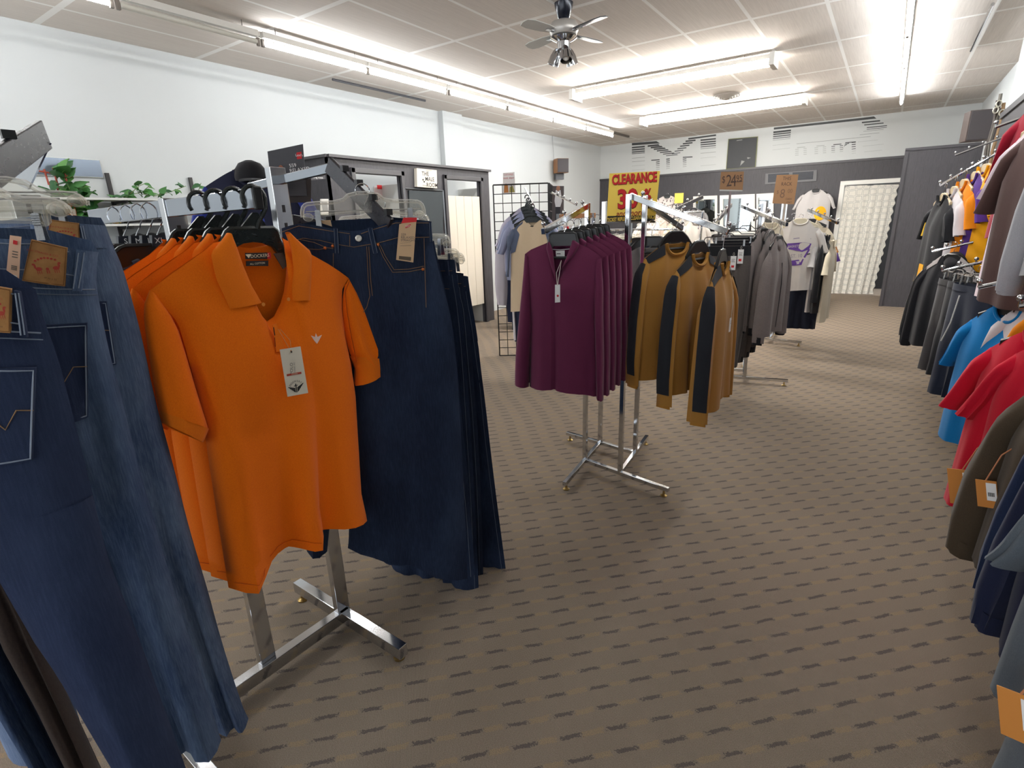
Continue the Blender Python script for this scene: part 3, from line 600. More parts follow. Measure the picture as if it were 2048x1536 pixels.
def shirt(label, P, rz, mat, cat='t-shirt', name='t_shirt', hw=.25, sw=.21, L=.70, nw=.075, rise=.1, fd=.07, bd=.012, drop=.235, sleeve='short', slmat=None, th=.035, fold=.012, ph=0, freq=2.6,
          collar=None, colmat=None, cuff=None, stripe=None, group=None, hem=None, tagk=None, detail=True, spread=.1, kind=None, sl_len=None, open_=False, hood=False, neckband=True, blabel=False, inner=None):
    """T-shirt, sweatshirt, polo or jacket hanging from P in the plane facing -y of the root"""
    r = thing(name, label, cat, P, rz, group); z0 = -drop
    A = [(-sw, z0), (-hw*.98, z0-.18), (-hw, z0-.35), (-hw*1.01, z0-L)]; B = [(-x, z) for x, z in A]
    A = [(x+.012*sin(3*z+ph*9), z) for x, z in A]; B = [(x+.012*sin(4*z+ph*5), z) for x, z in B]; A[0] = (-sw, z0); B[0] = (sw, z0)
    def top(dip, v=1.0):
        def f(x):
            ax = abs(x)
            if ax >= nw: return z0+rise*(1-((ax-nw)/(sw-nw))**1.15)
            return z0+rise-dip*(1-(ax/nw)**2.4)**.6 if v == 1 else z0+rise-dip*(1-ax/nw)
        return f
    body = Cloth(A, B, 22 if detail else 12, 0, th, fold, freq, ph, top(fd, 2 if collar == 'v' else 1), top(bd), (lambda x: z0-L+.012*sin(11*x+ph*8)) if hem is None else hem, ss=neck_cols(sw, nw) if detail else neck_cols(sw, nw, 4, 6))
    body.build('body', mat, r)
    slmat = slmat or mat
    for e in (-1, 1):
        if sleeve == 'none': break
        if sleeve == 'short':
            ln = sl_len or .24; O = [(sw-.004, z0+.006), (sw+.05, z0-.06), (sw+spread, z0-ln*.85), (sw+spread+.02, z0-ln)]; I = [(sw-.05, z0-.03), (hw-.02, z0-.14), (hw+.0, z0-.2), (hw+spread*.35, z0-ln-.015)]
        else:
            ln = sl_len or .60; O = [(sw-.004, z0+.006), (sw+.045, z0-.07), (sw+spread*.8, z0-.3), (sw+spread*.9, z0-ln*.8), (sw+spread*.75, z0-ln)]; I = [(sw-.05, z0-.03), (hw-.035, z0-.16), (hw-.03, z0-.3), (hw-.02, z0-ln*.8), (hw-.0, z0-ln-.01)]
        a, b_ = (O, I) if e > 0 else (I, O); a = [(e*x, z) for x, z in (I if e > 0 else O)]; b_ = [(e*x, z) for x, z in (O if e > 0 else I)]
        sc = Cloth(a, b_, 16 if detail else 8, 8 if detail else 5, th*.8, fold*.5, 1.5, ph+.3*e, y0=-.006 if sleeve == 'long' else 0, taper=.2)
        s_ = sc.build('sleeve', slmat, r)
        if cuff:
            k = 1-.055/ln*1.1; a2 = [resample(a, k+(1-k)*i/3) for i in range(4)]; b2 = [resample(b_, k+(1-k)*i/3) for i in range(4)]
            dx, dz = (a2[-1][0]-a2[0][0])*.25, (a2[-1][1]-a2[0][1])*.25; a2 = [(x+dx, z+dz) for x, z in a2]; b2 = [(x+dx, z+dz) for x, z in b2]
            Cloth(a2, b2, 4, 6, th*.75, .002, 3, ph, y0=sc.y0, taper=0).build('cuff', cuff, s_)
        if stripe and (sleeve == 'long'):
            mb = MB(); us = [.80, .87, .93, .98, 1] if e > 0 else [0, .02, .07, .13, .20]; ts = [k/24 for k in range(1, 23)]; vs = []
            seq = [(u, -1) for u in (us if e > 0 else us[::-1])]+[(u, 1) for u in ((us[::-1][1:3]) if e > 0 else us[1:3])]
            for t_ in ts:
                for u_, sd in seq: x_, y_, z_ = sc.pt(u_, t_, sd); vs.append((x_+.004*e, y_+.005*sd, z_+.003))
            w_ = len(seq); fs = [(i_*w_+q, i_*w_+q+1, (i_+1)*w_+q+1, (i_+1)*w_+q) for i_ in range(len(ts)-1) for q in range(w_-1)]
            mb.add(vs, fs); mb.build('sleeve_stripe', stripe, s_, smooth=60)
            mb = MB(); vs = []; u0, u1 = ((sw+nw*1.15)/(2*sw), 1) if e > 0 else (0, (sw-nw*1.15)/(2*sw))
            for k in range(9):
                for t_ in (0.0, .03, .06): x_, y_, z_ = body.pt(lerp(u0, u1, k/8), t_, -1); vs.append((x_, y_-.005, z_+.002))
            mb.add(vs, [(3*k+q, 3*k+3+q, 3*k+4+q, 3*k+1+q) for k in range(8) for q in (0, 1)]); mb.build('shoulder_stripe', stripe, r, smooth=60)
    cm = colmat or mat
    if collar == 'polo':
        for e in (-1, 1):
            a = [(nw*.95, z0+rise+.018), (nw+.045, z0+rise-.02), (nw+.03, z0+rise-.1)]; b_ = [(nw*.8, z0+rise+.012), (nw*.55, z0+rise-.05), (.012, z0+rise-.115)]
            a, b_ = ([(e*x, z) for x, z in q] for q in (a, b_)); a, b_ = (b_, a) if e > 0 else (a, b_)
            Cloth(a, b_, 8, 6, .006, 0, y0=-th*.75-.004, taper=0).build('collar', cm, r)
    elif neckband and not open_ and collar != 'v' and not hood:
        tf, tb = top(fd), top(bd); mb = MB(); N = 18
        pts = [(x, body.ydev((x+sw)/(2*sw), .03, -1)-.002, tf(x)) for x in [-nw+2*nw*i/N for i in range(N+1)]]
        mb.tube(pts, .008 if detail else .01, 6); pts = [(x, body.ydev((x+sw)/(2*sw), .03, 1), tb(x)) for x in [-nw+2*nw*i/8 for i in range(9)]]; mb.tube(pts, .008, 6); mb.build('neckband', cm, r)
    if hood:
        Cloth([(-nw-.03, z0+rise-.005), (-nw-.035, z0+rise-.05), (-.03, z0+rise-.1)], [(nw+.03, z0+rise-.005), (nw+.035, z0+rise-.05), (.03, z0+rise-.1)], 8, 12, .045, .004, 2, ph, y0=.02, taper=.5, edge=.8, top=lambda x: z0+rise+.03-5*x*x, tdec=.8).build('hood', cm, r)
    if blabel and detail:
        MB().plate([(-.022, z0+rise-bd-.012), (.022, z0+rise-bd-.012), (.022, z0+rise-bd-.045), (-.022, z0+rise-bd-.045)], .5*th-.004, .5*th-.002).build('neck_label', WHITE, r, smooth=0)
    r_ = dict(root=r, body=body, z0=z0, rise=rise, nw=nw, sw=sw)
    return r_
# ---------------------------------------------------------------- trousers
class Leg(Cloth):
    def __init__(s, hip, *a, **k): s.hip = hip; Cloth.__init__(s, *a, **k); s.ha, s.hb = hip.A[-1][0], hip.B[-1][0]
    def ydev(s, u, t, side):
        y = Cloth.ydev(s, u, t, side); k = min(1, t/.4); k = k*k*(3-2*k)
        if k < 1:
            a = resample(s.A, t)[0]; b = resample(s.B, t)[0]; x = lerp(a, b, u); y = lerp(s.hip.ydev(min(1, max(0, (x-s.ha)/(s.hb-s.ha))), 1, side), y, k)
        return y
def trousers(label, P, rz, mat, A=None, B=None, C=None, D=None, cat='jeans', name='jeans', w=.21, L=1.06, drop=.19, th=.035, fold=.012, ph=0, band=True, bandmat=None, bandh=.04, crotch=.28, hem=None, group=None, leg=.105, front=None, topz=None, detail=True, cuff=None, hemmat=None, gap=.012, flare=1.06):
    """Trousers clipped at the waist. A/B outer edges, C/D inner leg edges (local x,z); all optional"""
    r = thing(name, label, cat, P, rz, group); z0 = -drop
    A = A or [(-w, z0), (-w*1.06, z0-.2), (-w*1.07, z0-.5), (-w*flare, z0-L)]; B = B or [(w, z0), (w*1.06, z0-.2), (w*1.07, z0-.5), (w*flare, z0-L)]
    A, B = smoothpoly(A, 2), smoothpoly(B, 2); zc = (A[0][1]+B[0][1])/2-crotch; zb = min(A[-1][1], B[-1][1])
    mid = (resample(A, .3)[0]+resample(B, .3)[0])/2
    C = C or [(mid-.003, zc+.01), (mid-gap, zc-.3), (mid-gap*1.6, zb)]; D = D or [(mid+.003, zc+.01), (mid+gap, zc-.3), (mid+gap*1.6, zb)]
    Au, Bu = cut(A, zc)[0], cut(B, zc)[0]; zl = zc+.012; Ad, Bd = cut(A, zl)[1], cut(B, zl)[1]
    C = [(C[0][0], zl)]+[p for p in C if p[1] < zc-.02]; D = [(D[0][0], zl)]+[p for p in D if p[1] < zc-.02]
    hip = Cloth(Au, Bu, 12 if detail else 6, 16 if detail else 8, th, fold*.5, 2.2, ph, (lambda x: polyx(front, x)) if front else None, (lambda x: polyx(topz, x)) if topz else None, taper=0, tdec=.5); mb = MB(); hip.into(mb)
    legs = []
    for a, b_, k in ((Ad, C, 0), (D, Bd, 1)):
        c = Leg(hip, a, b_, 26 if detail else 10, 10 if detail else 6, th*.95, fold, 1.4, ph+.37*k, taper=0, bot=hem, bdec=.08); c.into(mb); legs.append(c)
    mb.build('trouser_legs', mat, r, smooth=70)
    if band:
        a2, b2 = [resample(Au, i*bandh/crotch/3) for i in range(4)], [resample(Bu, i*bandh/crotch/3) for i in range(4)]
        bc = Cloth(a2, b2, 4, 16 if detail else 8, th+.003, fold*.25, 2.2, ph, (lambda x: polyx(front, x)) if front else None, (lambda x: polyx(topz, x)) if topz else None, taper=0, tdec=3.5)
        bc.build('waistband', bandmat or mat, r)
    if cuff:
        for c in legs:
            a2 = [resample(c.A, .93+.07*i/3) for i in range(4)]; b2 = [resample(c.B, .93+.07*i/3) for i in range(4)]
            Cloth(a2, b2, 3, 8, th*.98, .003, 3, ph, taper=0).build('cuff', cuff, r)
    return dict(root=r, hip=hip, legs=legs, A=A, B=B, zc=zc)
def sewn(root, quad, cl, mat, name, th=.002, off=.0015, sub=6):
    """a sewn-on patch following the cloth: quad of 4 local points (tl, tr, br, bl)"""
    mb = MB(); vs = []; n = sub
    for lay in (0, 1):
        for i in range(n+1):
            for j in range(n+1):
                a = (lerp(quad[0][0], quad[1][0], j/n), lerp(quad[0][1], quad[1][1], j/n)); b_ = (lerp(quad[3][0], quad[2][0], j/n), lerp(quad[3][1], quad[2][1], j/n))
                x, z = lerp(a[0], b_[0], i/n), lerp(a[1], b_[1], i/n); vs.append((x, cl.fy(x, z)-off-(th if lay == 0 else -.004), z))
    k = (n+1)**2; fs = []
    for i in range(n):
        for j in range(n):
            q = (i*(n+1)+j, (i+1)*(n+1)+j, (i+1)*(n+1)+j+1, i*(n+1)+j+1); fs += [q, tuple(v+k for v in q[::-1])]
    ring = [j for j in range(n+1)]+[i*(n+1)+n for i in range(1, n+1)]+[n*(n+1)+j for j in range(n-1, -1, -1)]+[i*(n+1) for i in range(n-1, 0, -1)]
    fs += [(ring[i], ring[(i+1) % len(ring)], ring[(i+1) % len(ring)]+k, ring[i]+k) for i in range(len(ring))]
    mb.add(vs, fs); return mb.build(name, mat, root, smooth=50)
# ================================================================ RACK NEAR THE VIEWER
U = [(-1.633, 1.066), (-1.655, .747), (-1.65, .43)]                     # three uprights on one rail
rk = thing('clothes_rack', 'near chrome clothes rack holding the orange polos and blue jeans', 'clothes rack', (-1.64, .75, 0))
def rel(p, o): return V(p)-V(o)
O = V((-1.64, .75, 0)); DARM = plain((34, 32, 40), .28, 0, name='dark_enamel'); ARM = plain((158, 163, 170), .1, 1, name='tinted_chrome')  # ARM: chrome darkened, its grey reflections put into the base colour
MB().bar(rel((-1.628, 1.09, .055), O), rel((-1.652, .40, .055), O), .04, .05).build('base_rail', CHROME, rk, smooth=0, bevel=.002)
for a, b_, y in ((-1.955, -1.27, 1.066), (-1.96, -1.30, .42)):
    ft = MB().bar(rel((a, y+.01, .055), O), rel((b_, y-.01, .055), O), .04, .05).build('cross_foot', CHROME, rk, smooth=0, bevel=.002)
    for x in (a+.04, b_-.04): MB().lathe([(.022, 0), (.022, .006), (.008, .012), (.006, .032)], 12, rel((x, y, 0), O)).build('levelling_foot', BRASS, ft)
for (x, y), zt in zip(U, (1.765, 1.668, 1.67)):
    up = MB().bar(rel((x, y, .08), O), rel((x, y, zt), O), .03, .055, up=(0, 1, 0)).build('upright', CHROME, rk, smooth=0, bevel=.002)
    mb = MB()
    for k in range(9): mb.box(rel((x+.016, y, 1.2+k*.055), O), (.003, .008, .022))
    mb.build('slots', plain((18, 18, 20), .6), up, smooth=0)
    mb = MB().bar(rel((x, y-.02, 1.05), O), rel((x, y-.02, zt), O), .024, .004, up=(0, 1, 0)); mb.build('inner_channel', plain((60, 62, 66), .25, 1), up, smooth=0)
# straight bar through the middle upright (polos at one end, grey shirts at the other)
YB = .748; ZB = 1.645
MB().bar(rel((-2.16, YB-.03, ZB-.012), O), rel((-1.222, YB-.01, ZB+.002), O), .012, .046).build('straight_arm', ARM, rk, smooth=0, bevel=.002)
MB().box(rel((-1.216, YB-.01, ZB+.002), O), (.012, .022, .052)).build('end_cap', BLACKP, rk, smooth=0, bevel=.003)
# far upright: level bar towards the aisle ending in a sloped arm, and its stub on the other side
MB().bar(rel((-1.80, 1.07, 1.715), O), rel((-1.36, 1.07, 1.742), O), .014, .027).build('level_arm', ARM, rk, smooth=0, bevel=.002)
def sloped(p, q, name='sloped_arm', w=.012, h=.055, mat=None, knobs=4, kb=None):
    a = MB().bar(rel(p, O), rel(q, O), w, h, up=(0, 0, 1)).build(name, mat or DARM, rk, smooth=0, bevel=.002)
    p, q = V(p), V(q); d = (q-p).normalized(); u = V((0, 0, 1))-d*d.z; u.normalize()
    for k in range(knobs): c = p.lerp(q, .22+.7*k/max(1, knobs-1))+u*(h/2+.006); MB().box(rel(c, O), (.012, .022, .016)).build('stop_knob', BLACKP, a, smooth=0)
sloped((-1.37, 1.068, 1.752), (-1.14, 1.068, 1.575), h=.046); sloped((-1.633, 1.10, 1.60), (-1.633, 1.72, 1.50), h=.045); sloped((-1.62, .49, 1.80), (-.95, .04, 1.52), h=.06)
MB().bar(rel((-1.65, .43, 1.69), O), rel((-1.62, .485, 1.79), O), .014, .03).build('arm_bracket', CHROME, rk, smooth=0)
# ---- orange polos
ORG = fabric((255, 126, 14), (236, 100, 4), 700, .85, .2, .06, 'orange_knit'); ORGC = fabric((252, 130, 22), (224, 102, 14), 1200, .85, .35, .08, 'orange_rib')
XP = -1.22; pp = Plane((XP, .735, 1.70), 90)
polo = thing('polo_shirt', 'front orange polo shirt with a swing tag, facing the aisle on the near rack', 'polo shirt', pp.P, pp.a, 'orange polos on the near rack')
A = pp((299, 582), (330, 616), (356, 645), (372, 700), (390, 770), (408, 850), (414, 905), (428, 1000), (442, 1090), (455, 1174)); B = pp((697, 556), (684, 580), (684, 620), (690, 670), (702, 730), (711, 790), (716, 880), (721, 980), (732, 1032))
ftop = smoothpoly(pp((299, 582), (340, 548), (407, 503), (441, 470), (470, 525), (505, 600), (533, 655), (560, 610), (571, 560), (568, 500), (559, 470), (606, 502), (655, 527), (697, 556)), 1); btop = pp((299, 582), (340, 548), (407, 503), (441, 470), (470, 492), (505, 497), (540, 492), (559, 470), (606, 502), (655, 527), (697, 556))
hemc = pp((455, 1174), (470, 1174), (490, 1168), (515, 1135), (545, 1101), (570, 1089), (600, 1089), (616, 1083), (620, 1062), (660, 1052), (700, 1040), (732, 1030))
xs = sorted([p[0] for p in pp((299, 582), (320, 566), (340, 548), (372, 525), (407, 503), (425, 487), (441, 470), (455, 495), (470, 525), (487, 562), (505, 600), (520, 630), (533, 650), (546, 632), (560, 610), (566, 585), (571, 560), (570, 530), (566, 490), (559, 470), (580, 486), (606, 502), (630, 514), (655, 527), (676, 540), (697, 556))])
x0, x1 = A[0][0], B[0][0]; ss = [min(1, max(0, (x-x0)/(x1-x0))) for x in xs]; ss = sorted(set([0]+[s for s in ss if 0 < s < 1]+[1])); ss = [s for i, s in enumerate(ss) if i == 0 or s-ss[i-1] > .004]
class PoloBody(Cloth):
    def ydev(s, u, t, side):
        y = Cloth.ydev(s, u, t, side); k = max(0, t-.22)/.78
        g = lambda c, w, h: h*exp(-((u-c)/w)**2)
        f = k**1.1*(g(.10, .07, -.035)+g(.36, .10, .03)+g(.50, .07, -.035)+g(.64, .05, .03)+g(.83, .10, -.02)+g(.22, .06, .012))
        return y+f*(1 if side < 0 else .7)
pb = PoloBody(A, B, 40, 0, .045, .003, 2, .1, lambda x: polyx(ftop, x), lambda x: polyx(btop, x), lambda x: polyx(hemc, x), ss=ss, tdec=.45, bdec=.35, edge=.3); pb.build('body', ORG, polo)
SA = pp((299, 580), (285, 616), (294, 690), (307, 768), (318, 822)); SB = pp((310, 588), (352, 645), (371, 705), (391, 775), (416, 856))
CA = pp((317, 820), (325, 846)); CB = pp((417, 857), (403, 884))
sc = Cloth(smoothpoly(SA, 1), smoothpoly(SB, 1), 18, 10, .034, .004, 1.2, .2, y0=.0, taper=1.0, edge=.35); s_ = sc.build('sleeve', ORG, polo); Cloth(CA, CB, 4, 10, .036, .002, 2, 0, y0=-.001, taper=0).build('cuff', ORGC, s_)
SA = pp((690, 570), (684, 606), (689, 668), (702, 715), (720, 735)); SB = pp((697, 556), (727, 612), (749, 668), (767, 716), (768, 719))
sc2 = Cloth(smoothpoly(SA, 1), smoothpoly(SB, 1), 18, 10, .032, .004, 1.2, .6, y0=0, taper=.9); s_ = sc2.build('sleeve', ORG, polo); Cloth(pp((700, 712), (712, 735), (711, 772)), pp((767, 716), (770, 726), (774, 736)), 4, 10, .033, .002, 2, 0, y0=0, taper=0).build('cuff', ORGC, s_)
# seams
stitch(pp((694, 562), (684, 582), (685, 620), (691, 670), (702, 722)), pb, fabric((196, 74, 0)), polo, 'armhole_seam', .0012, .003)
for q1, q2, y in ((((441, 466), (424, 486), (407, 506), (418, 556), (446, 616)), ((447, 470), (458, 490), (472, 530), (488, 568), (509, 604)), -.030), (((560, 468), (568, 500), (573, 540), (569, 575), (571, 600)), ((561, 464), (584, 483), (609, 504), (608, 560), (606, 599)), -.030)):
    Cloth(pp(*q1), pp(*q2), 14, 8, .010, 0, y0=y, taper=0).build('collar', ORGC, polo)
Cloth(pp((441, 468), (462, 492), (500, 500)), pp((559, 468), (545, 492), (505, 500)), 5, 12, .004, 0, y0=.028, taper=0, top=lambda x: polyx(pp((441, 468), (505, 478), (559, 468)), x)).build('collar_stand', ORGC, polo)
mb = MB(); q = pp((452, 492), (505, 499), (562, 490)); mb.tube([(x, .026, z) for x, z in smoothpoly(q, 2)], .0022, 6); mb.build('neck_tape', plain((255, 150, 50), .8), polo)
lb = MB().plate(pp((487, 506), (531, 505), (531, 518), (488, 518)), -.008, -.006).build('neck_label', plain((26, 24, 26), .6), polo, smooth=0); MB().plate(pp((531, 505), (538, 505), (538, 517), (531, 518)), -.0082, -.006).build('red_end', RED, lb, smooth=0)
lz = pp(509, 512) if False else pp((512, 512)); text('DOCKERS', .0105, CREAMINK, lb, lz[0]+.005, lz[1], -.008, 'label_letters'); q = pp((493, 512)); MB().plate([(q[0]-.007, q[1]+.004), (q[0]+.007, q[1]+.004), (q[0], q[1]-.005)], -.0086, -.008).build('winged_mark', CREAMINK, lb, smooth=0)
lb = MB().plate(pp((490, 522), (534, 521), (534, 532), (490, 532)), -.006, -.004).build('fabric_label', plain((30, 28, 30), .6), polo, smooth=0); q = pp((512, 527)); text('ALL COTTON', .006, CREAMINK, lb, q[0], q[1], -.006, 'label_letters')
MB().plate(pp((542, 507), (560, 505), (570, 530), (561, 538)), -.012, -.009).build('care_label', plain((78, 62, 52), .7), polo, smooth=0)
# placket, button, chest emblem, tag
MB().plate(pp((529, 648), (537, 645), (548, 690), (545, 700), (532, 700)), -.002, .0, fy=lambda x, z: pb.fy(x, z)).build('placket', ORGC, polo, smooth=0); stitch(pp((530, 652), (531, 668)), pb, plain((60, 22, 6), .8), polo, 'button_slit', .0011, .003); stitch(pp((531, 672), (531, 690)), pb, fabric((150, 50, 0)), polo, 'placket_fold', .0012, .001)
for c in ((509, 607), (560, 597)): q = pp(c); MB().lathe([(.0035, 0), (.0045, .001), (.0045, .002)], 10, (q[0], pb.fy(*q)-.014, q[1]), Matrix.Rotation(rad(90), 4, 'X')).build('button', plain((232, 140, 60), .3), polo)
em = pp((602, 668), (610, 671), (612, 664), (615, 671), (624, 667), (617, 678), (613, 684), (608, 678)); MB().plate(em, -.0035, .001, fy=pb.fy).build('chest_emblem', plain((238, 205, 190), .7), polo, smooth=0)
tq = pp((519, 692), (560, 686), (576, 776), (535, 783)); ty = -.085; tg = MB().plate(tq, ty, ty+.0012).build('hang_tag', plain((224, 216, 198), .8), polo, smooth=0)
TQ = lambda u, v: (lerp(lerp(tq[0][0], tq[1][0], u), lerp(tq[3][0], tq[2][0], u), v), lerp(lerp(tq[0][1], tq[1][1], u), lerp(tq[3][1], tq[2][1], u), v))
MB().plate([TQ(.12, .525), TQ(.82, .525), TQ(.82, .565), TQ(.12, .565)], ty-.001, ty).build('red_stripe', plain((172, 60, 40), .8), tg, smooth=0); MB().lathe([(.002, 0), (.0022, .001)], 10, (TQ(.5, .08)[0], ty-.001, TQ(.5, .08)[1]), Matrix.Rotation(rad(90), 4, 'X')).build('eyelet', INK, tg)
q = TQ(.5, .42); text('POLO', .011, GREYINK, tg, q[0]-.006, q[1], ty, 'tag_letters', rot=rad(82)); text('CLASSIC FIT', .005, GREYINK, tg, q[0]+.002, q[1], ty, 'tag_letters', rot=rad(82))
q = TQ(.48, .545); text('MODERN', .004, CREAMINK, tg, q[0], q[1], ty-.001, 'tag_letters', rot=rad(-8))
q = TQ(.46, .84); mb = MB()
for e in (-1, 1):
    for k in range(4): mb.plate([(q[0]+e*.003, q[1]-.003*k), (q[0]+e*(.021-.004*k), q[1]+.007-.004*k), (q[0]+e*(.019-.004*k), q[1]+.004-.004*k), (q[0]+e*.003, q[1]-.0022-.003*k)], ty-.001, ty)
mb.plate([(q[0]-.001, q[1]+.01), (q[0]+.001, q[1]+.01), (q[0]+.001, q[1]-.012), (q[0]-.001, q[1]-.012)], ty-.001, ty); mb.plate([(q[0]-.005, q[1]+.006), (q[0]+.005, q[1]+.006), (q[0]+.005, q[1]+.0045), (q[0]-.005, q[1]+.0045)], ty-.001, ty); mb.build('anchor_wings_mark', INK, tg, smooth=0)
for k, ch in enumerate('DOCKERS'): a = (k-3)*.30; text(ch, .0065, INK, tg, q[0]+.0185*sin(a), q[1]+.0005+.0175*cos(a)-.002, ty, 'arched_letters', rot=-a*.8)
mb = MB(); a, b_ = TQ(.5, .08), pp((533, 655)); mb.tube([(a[0], ty-.001, a[1]), ((a[0]+b_[0])/2-.004, ty+.01, (a[1]+b_[1])/2), (b_[0], -.05, b_[1])], .0008, 5); mb.tube([(a[0], ty-.001, a[1]), ((a[0]+b_[0])/2+.008, ty+.008, (a[1]+b_[1])/2), (b_[0]+.004, -.05, b_[1])], .0008, 5); mb.build('tag_cord', plain((200, 130, 70), .8), tg)
# hem stitching
stitch([(x, z+.012) for x, z in pp((458, 1165), (490, 1160), (515, 1128), (545, 1094), (575, 1081), (612, 1078))], pb, fabric((214, 84, 0)), polo, 'hem_stitching', .0009, .001)
hs = [(-1.22, .735)]
for k, lab in enumerate(('second orange polo shirt, just behind the tagged front one', 'third orange polo shirt back from the tagged front one', 'rearmost orange polo shirt, next to the rack upright')):
    dup(polo, pp.P+V((-.083*(k+1), -.003*k, -.004*k)), pp.a, lab, skip=('hang_tag',))
# polo hangers: large moulded hooks
hg = []
def polo_hanger(x, label):
    r = thing('shirt_hanger', label, 'hanger', (x, .735, 1.674), rad(90), 'dark hangers of the orange polos'); z = -.005
    P = [(.028*cos(a)-.004, 0, -.028+.028*sin(a)) for a in [pi*1.2-i*pi*1.3/12 for i in range(13)]]+[(.022, 0, -.048), (.012, 0, -.062), (-.004, 0, -.08), (-.010, 0, -.096)]
    MB().tube(P, [.0052]*14+[.006, .007, .008], 8).build('hook', DGREENP, r)
    def h(px): q = pp(*px); return [(x_, z_+.026) for x_, z_ in q]
    body = h([(440, 505), (452, 463), (457, 458), (492, 456), (512, 420), (518, 420), (540, 456), (548, 458), (556, 468), (566, 500), (610, 545), (650, 560), (650, 548), (606, 518), (590, 500)])
    body = h([(362, 572), (364, 560), (440, 490), (452, 464), (458, 458), (545, 456), (553, 462), (566, 500), (632, 548), (632, 556), (566, 524), (545, 494), (525, 486), (505, 484), (485, 487), (468, 496), (455, 512)])
    zo = 0
    mb = MB(); mb.plate([(x_, z_) for x_, z_ in body], -.005, .005); mb.tube([(x_, 0, z_) for x_, z_ in body[2:9]], .006, 6); mb.build('hanger_body', DGREENP, r)
    MB().plate(h([(478, 458), (504, 425), (514, 425), (535, 457)]), -.003, .003).build('hanger_neck', DGREENP, r, smooth=0)
    return r
h0 = polo_hanger(XP, 'front dark hanger, inside the tagged orange polo')
for k, lab in enumerate(('dark hanger inside the second orange polo', 'dark hanger inside the third orange polo', 'dark hanger inside the rearmost orange polo')):
    dup(h0, (XP-.083*(k+1), .735, 1.674), rad(90), lab)
# ---- grey and navy shirts at the back end of the same bar, on wire hook hangers with size markers
for k, (x, c, s_, lab) in enumerate(((-1.74, (74, 80, 98), 'XL', 'slate blue'), (-1.805, (66, 72, 92), 'L', 'navy grey'), (-1.88, (88, 94, 104), 'M', 'mid grey'), (-1.97, (104, 108, 112), 'S', 'pale grey'))):
    plastic_hanger('black hanger with wire hook and size marker %s behind the orange polos' % s_, (x, YB-.02, 1.662), rad(90), BLACKP, .19, 'size marked hangers behind the polos', True, .05, s_, cw=.10, drop=.118, hr=.03)
    shirt('%s shirt on the hanger marked %s, behind the orange polos' % (lab, s_), (x, YB-.02, 1.662), rad(90), fabric(c), 'shirt', 'polo_shirt', hw=.24, sw=.205, L=.62, rise=.075, drop=.23, fd=.05, ph=.2*k, group='dark shirts behind the orange polos', detail=False, sleeve='short', spread=.07)
# ================================================================ JEANS on the near rack
DN_DARK = denim((28, 34, 50), (54, 66, 88), .4); DN_RINSE = denim((27, 34, 52), (54, 68, 94), .5); DN_MID = denim((46, 62, 92), (104, 122, 148), .55); DN_BLUE = denim((54, 70, 100), (120, 136, 160), .6); DN_NAVY = denim((34, 42, 66), (60, 72, 98), .35); DN_LIGHT = denim((78, 96, 130), (140, 156, 178), .5); DN_IN = denim((40, 50, 72), (64, 76, 98), .3)
def patch_mat():
    t = NT('leather_patch'); nz = t.noise(22, t.coord(), 4); t.put(t.b.inputs['Base Color'], t.mix(t.ramp(nz, .35, .7), lin((190, 140, 82)), lin((150, 104, 56)))); t.b.inputs['Roughness'].default_value = .75; t.bump(nz, .2, .002); return t.m
PATCH = patch_mat(); PRED = plain((176, 66, 52), .8, name='patch_red')
# ---- dark jeans facing the aisle, with tag
P = V((-1.215, 1.05, 1.668)); pj = Plane(P, 50)
A = pj((563, 456), (572, 560), (585, 760), (600, 960), (611, 1092)); B = pj((860, 443), (866, 496), (886, 572), (904, 640), (915, 745), (921, 850), (928, 980), (935, 1157))
C = pj((702, 650), (690, 760), (672, 940), (654, 1100)); D = pj((706, 650), (704, 760), (700, 940), (697, 1106))
front = pj((562, 457), (597, 447), (624, 449), (664, 457), (708, 463), (745, 455), (790, 441), (860, 442)); backt = pj((562, 455), (624, 443), (708, 438), (790, 434), (860, 442))
zb = lambda x: polyx(pj((611, 1092), (654, 1103), (697, 1096), (760, 1104), (830, 1124), (875, 1141), (935, 1157)), x)
J = trousers('dark rinse jeans with tan paper tag, clipped facing the aisle on the near rack', P, pj.a, DN_RINSE, A, B, C, D, fold=.012, th=.045, crotch=.30, hem=zb, front=front, topz=backt, group='jeans on the near rack', ph=.15, bandh=.036); r = J['root']; hp = J['hip']
class Surf:
    def __init__(s, J): s.J = J
    def fy(s, x, z):
        J = s.J
        if z > J['zc']: return J['hip'].fy(x, z)
        c = J['legs'][0] if x < resample(J['legs'][0].B, .0)[0] else J['legs'][1]
        return c.fy(x, z)
S = Surf(J)
bl = lambda *p: stitch(pj(*p), S, STITCH, r, 'stitching', .0008, .0035)
bl((575, 485), (609, 476), (642, 480), (671, 487), (708, 493), (755, 485), (793, 475), (857, 474)); bl((565, 464), (600, 452), (664, 462), (700, 467)); bl((722, 467), (745, 459), (790, 446), (857, 446))
bl((733, 492), (736, 560), (739, 588), (733, 610), (712, 640)); bl((737, 492), (741, 560), (744, 588)); bl((846, 476), (849, 611)); bl((755, 489), (765, 512), (783, 542), (815, 541), (845, 536)); bl((759, 489), (769, 511), (786, 537), (815, 536), (845, 531))
bl((580, 482), (600, 478), (630, 484), (655, 494), (668, 496)); bl((668, 505), (668, 540)); bl((560, 500), (600, 496), (640, 498), (655, 495)); bl((700, 470), (700, 492))
q = pj((717, 476)); MB().lathe([(.008, 0), (.009, .002), (.0088, .004), (.006, .005), (.003, .0042)], 16, (q[0], hp.fy(*q)-.004, q[1]), Matrix.Rotation(rad(90), 4, 'X')).build('button', plain((196, 190, 180), .3, 1), r)
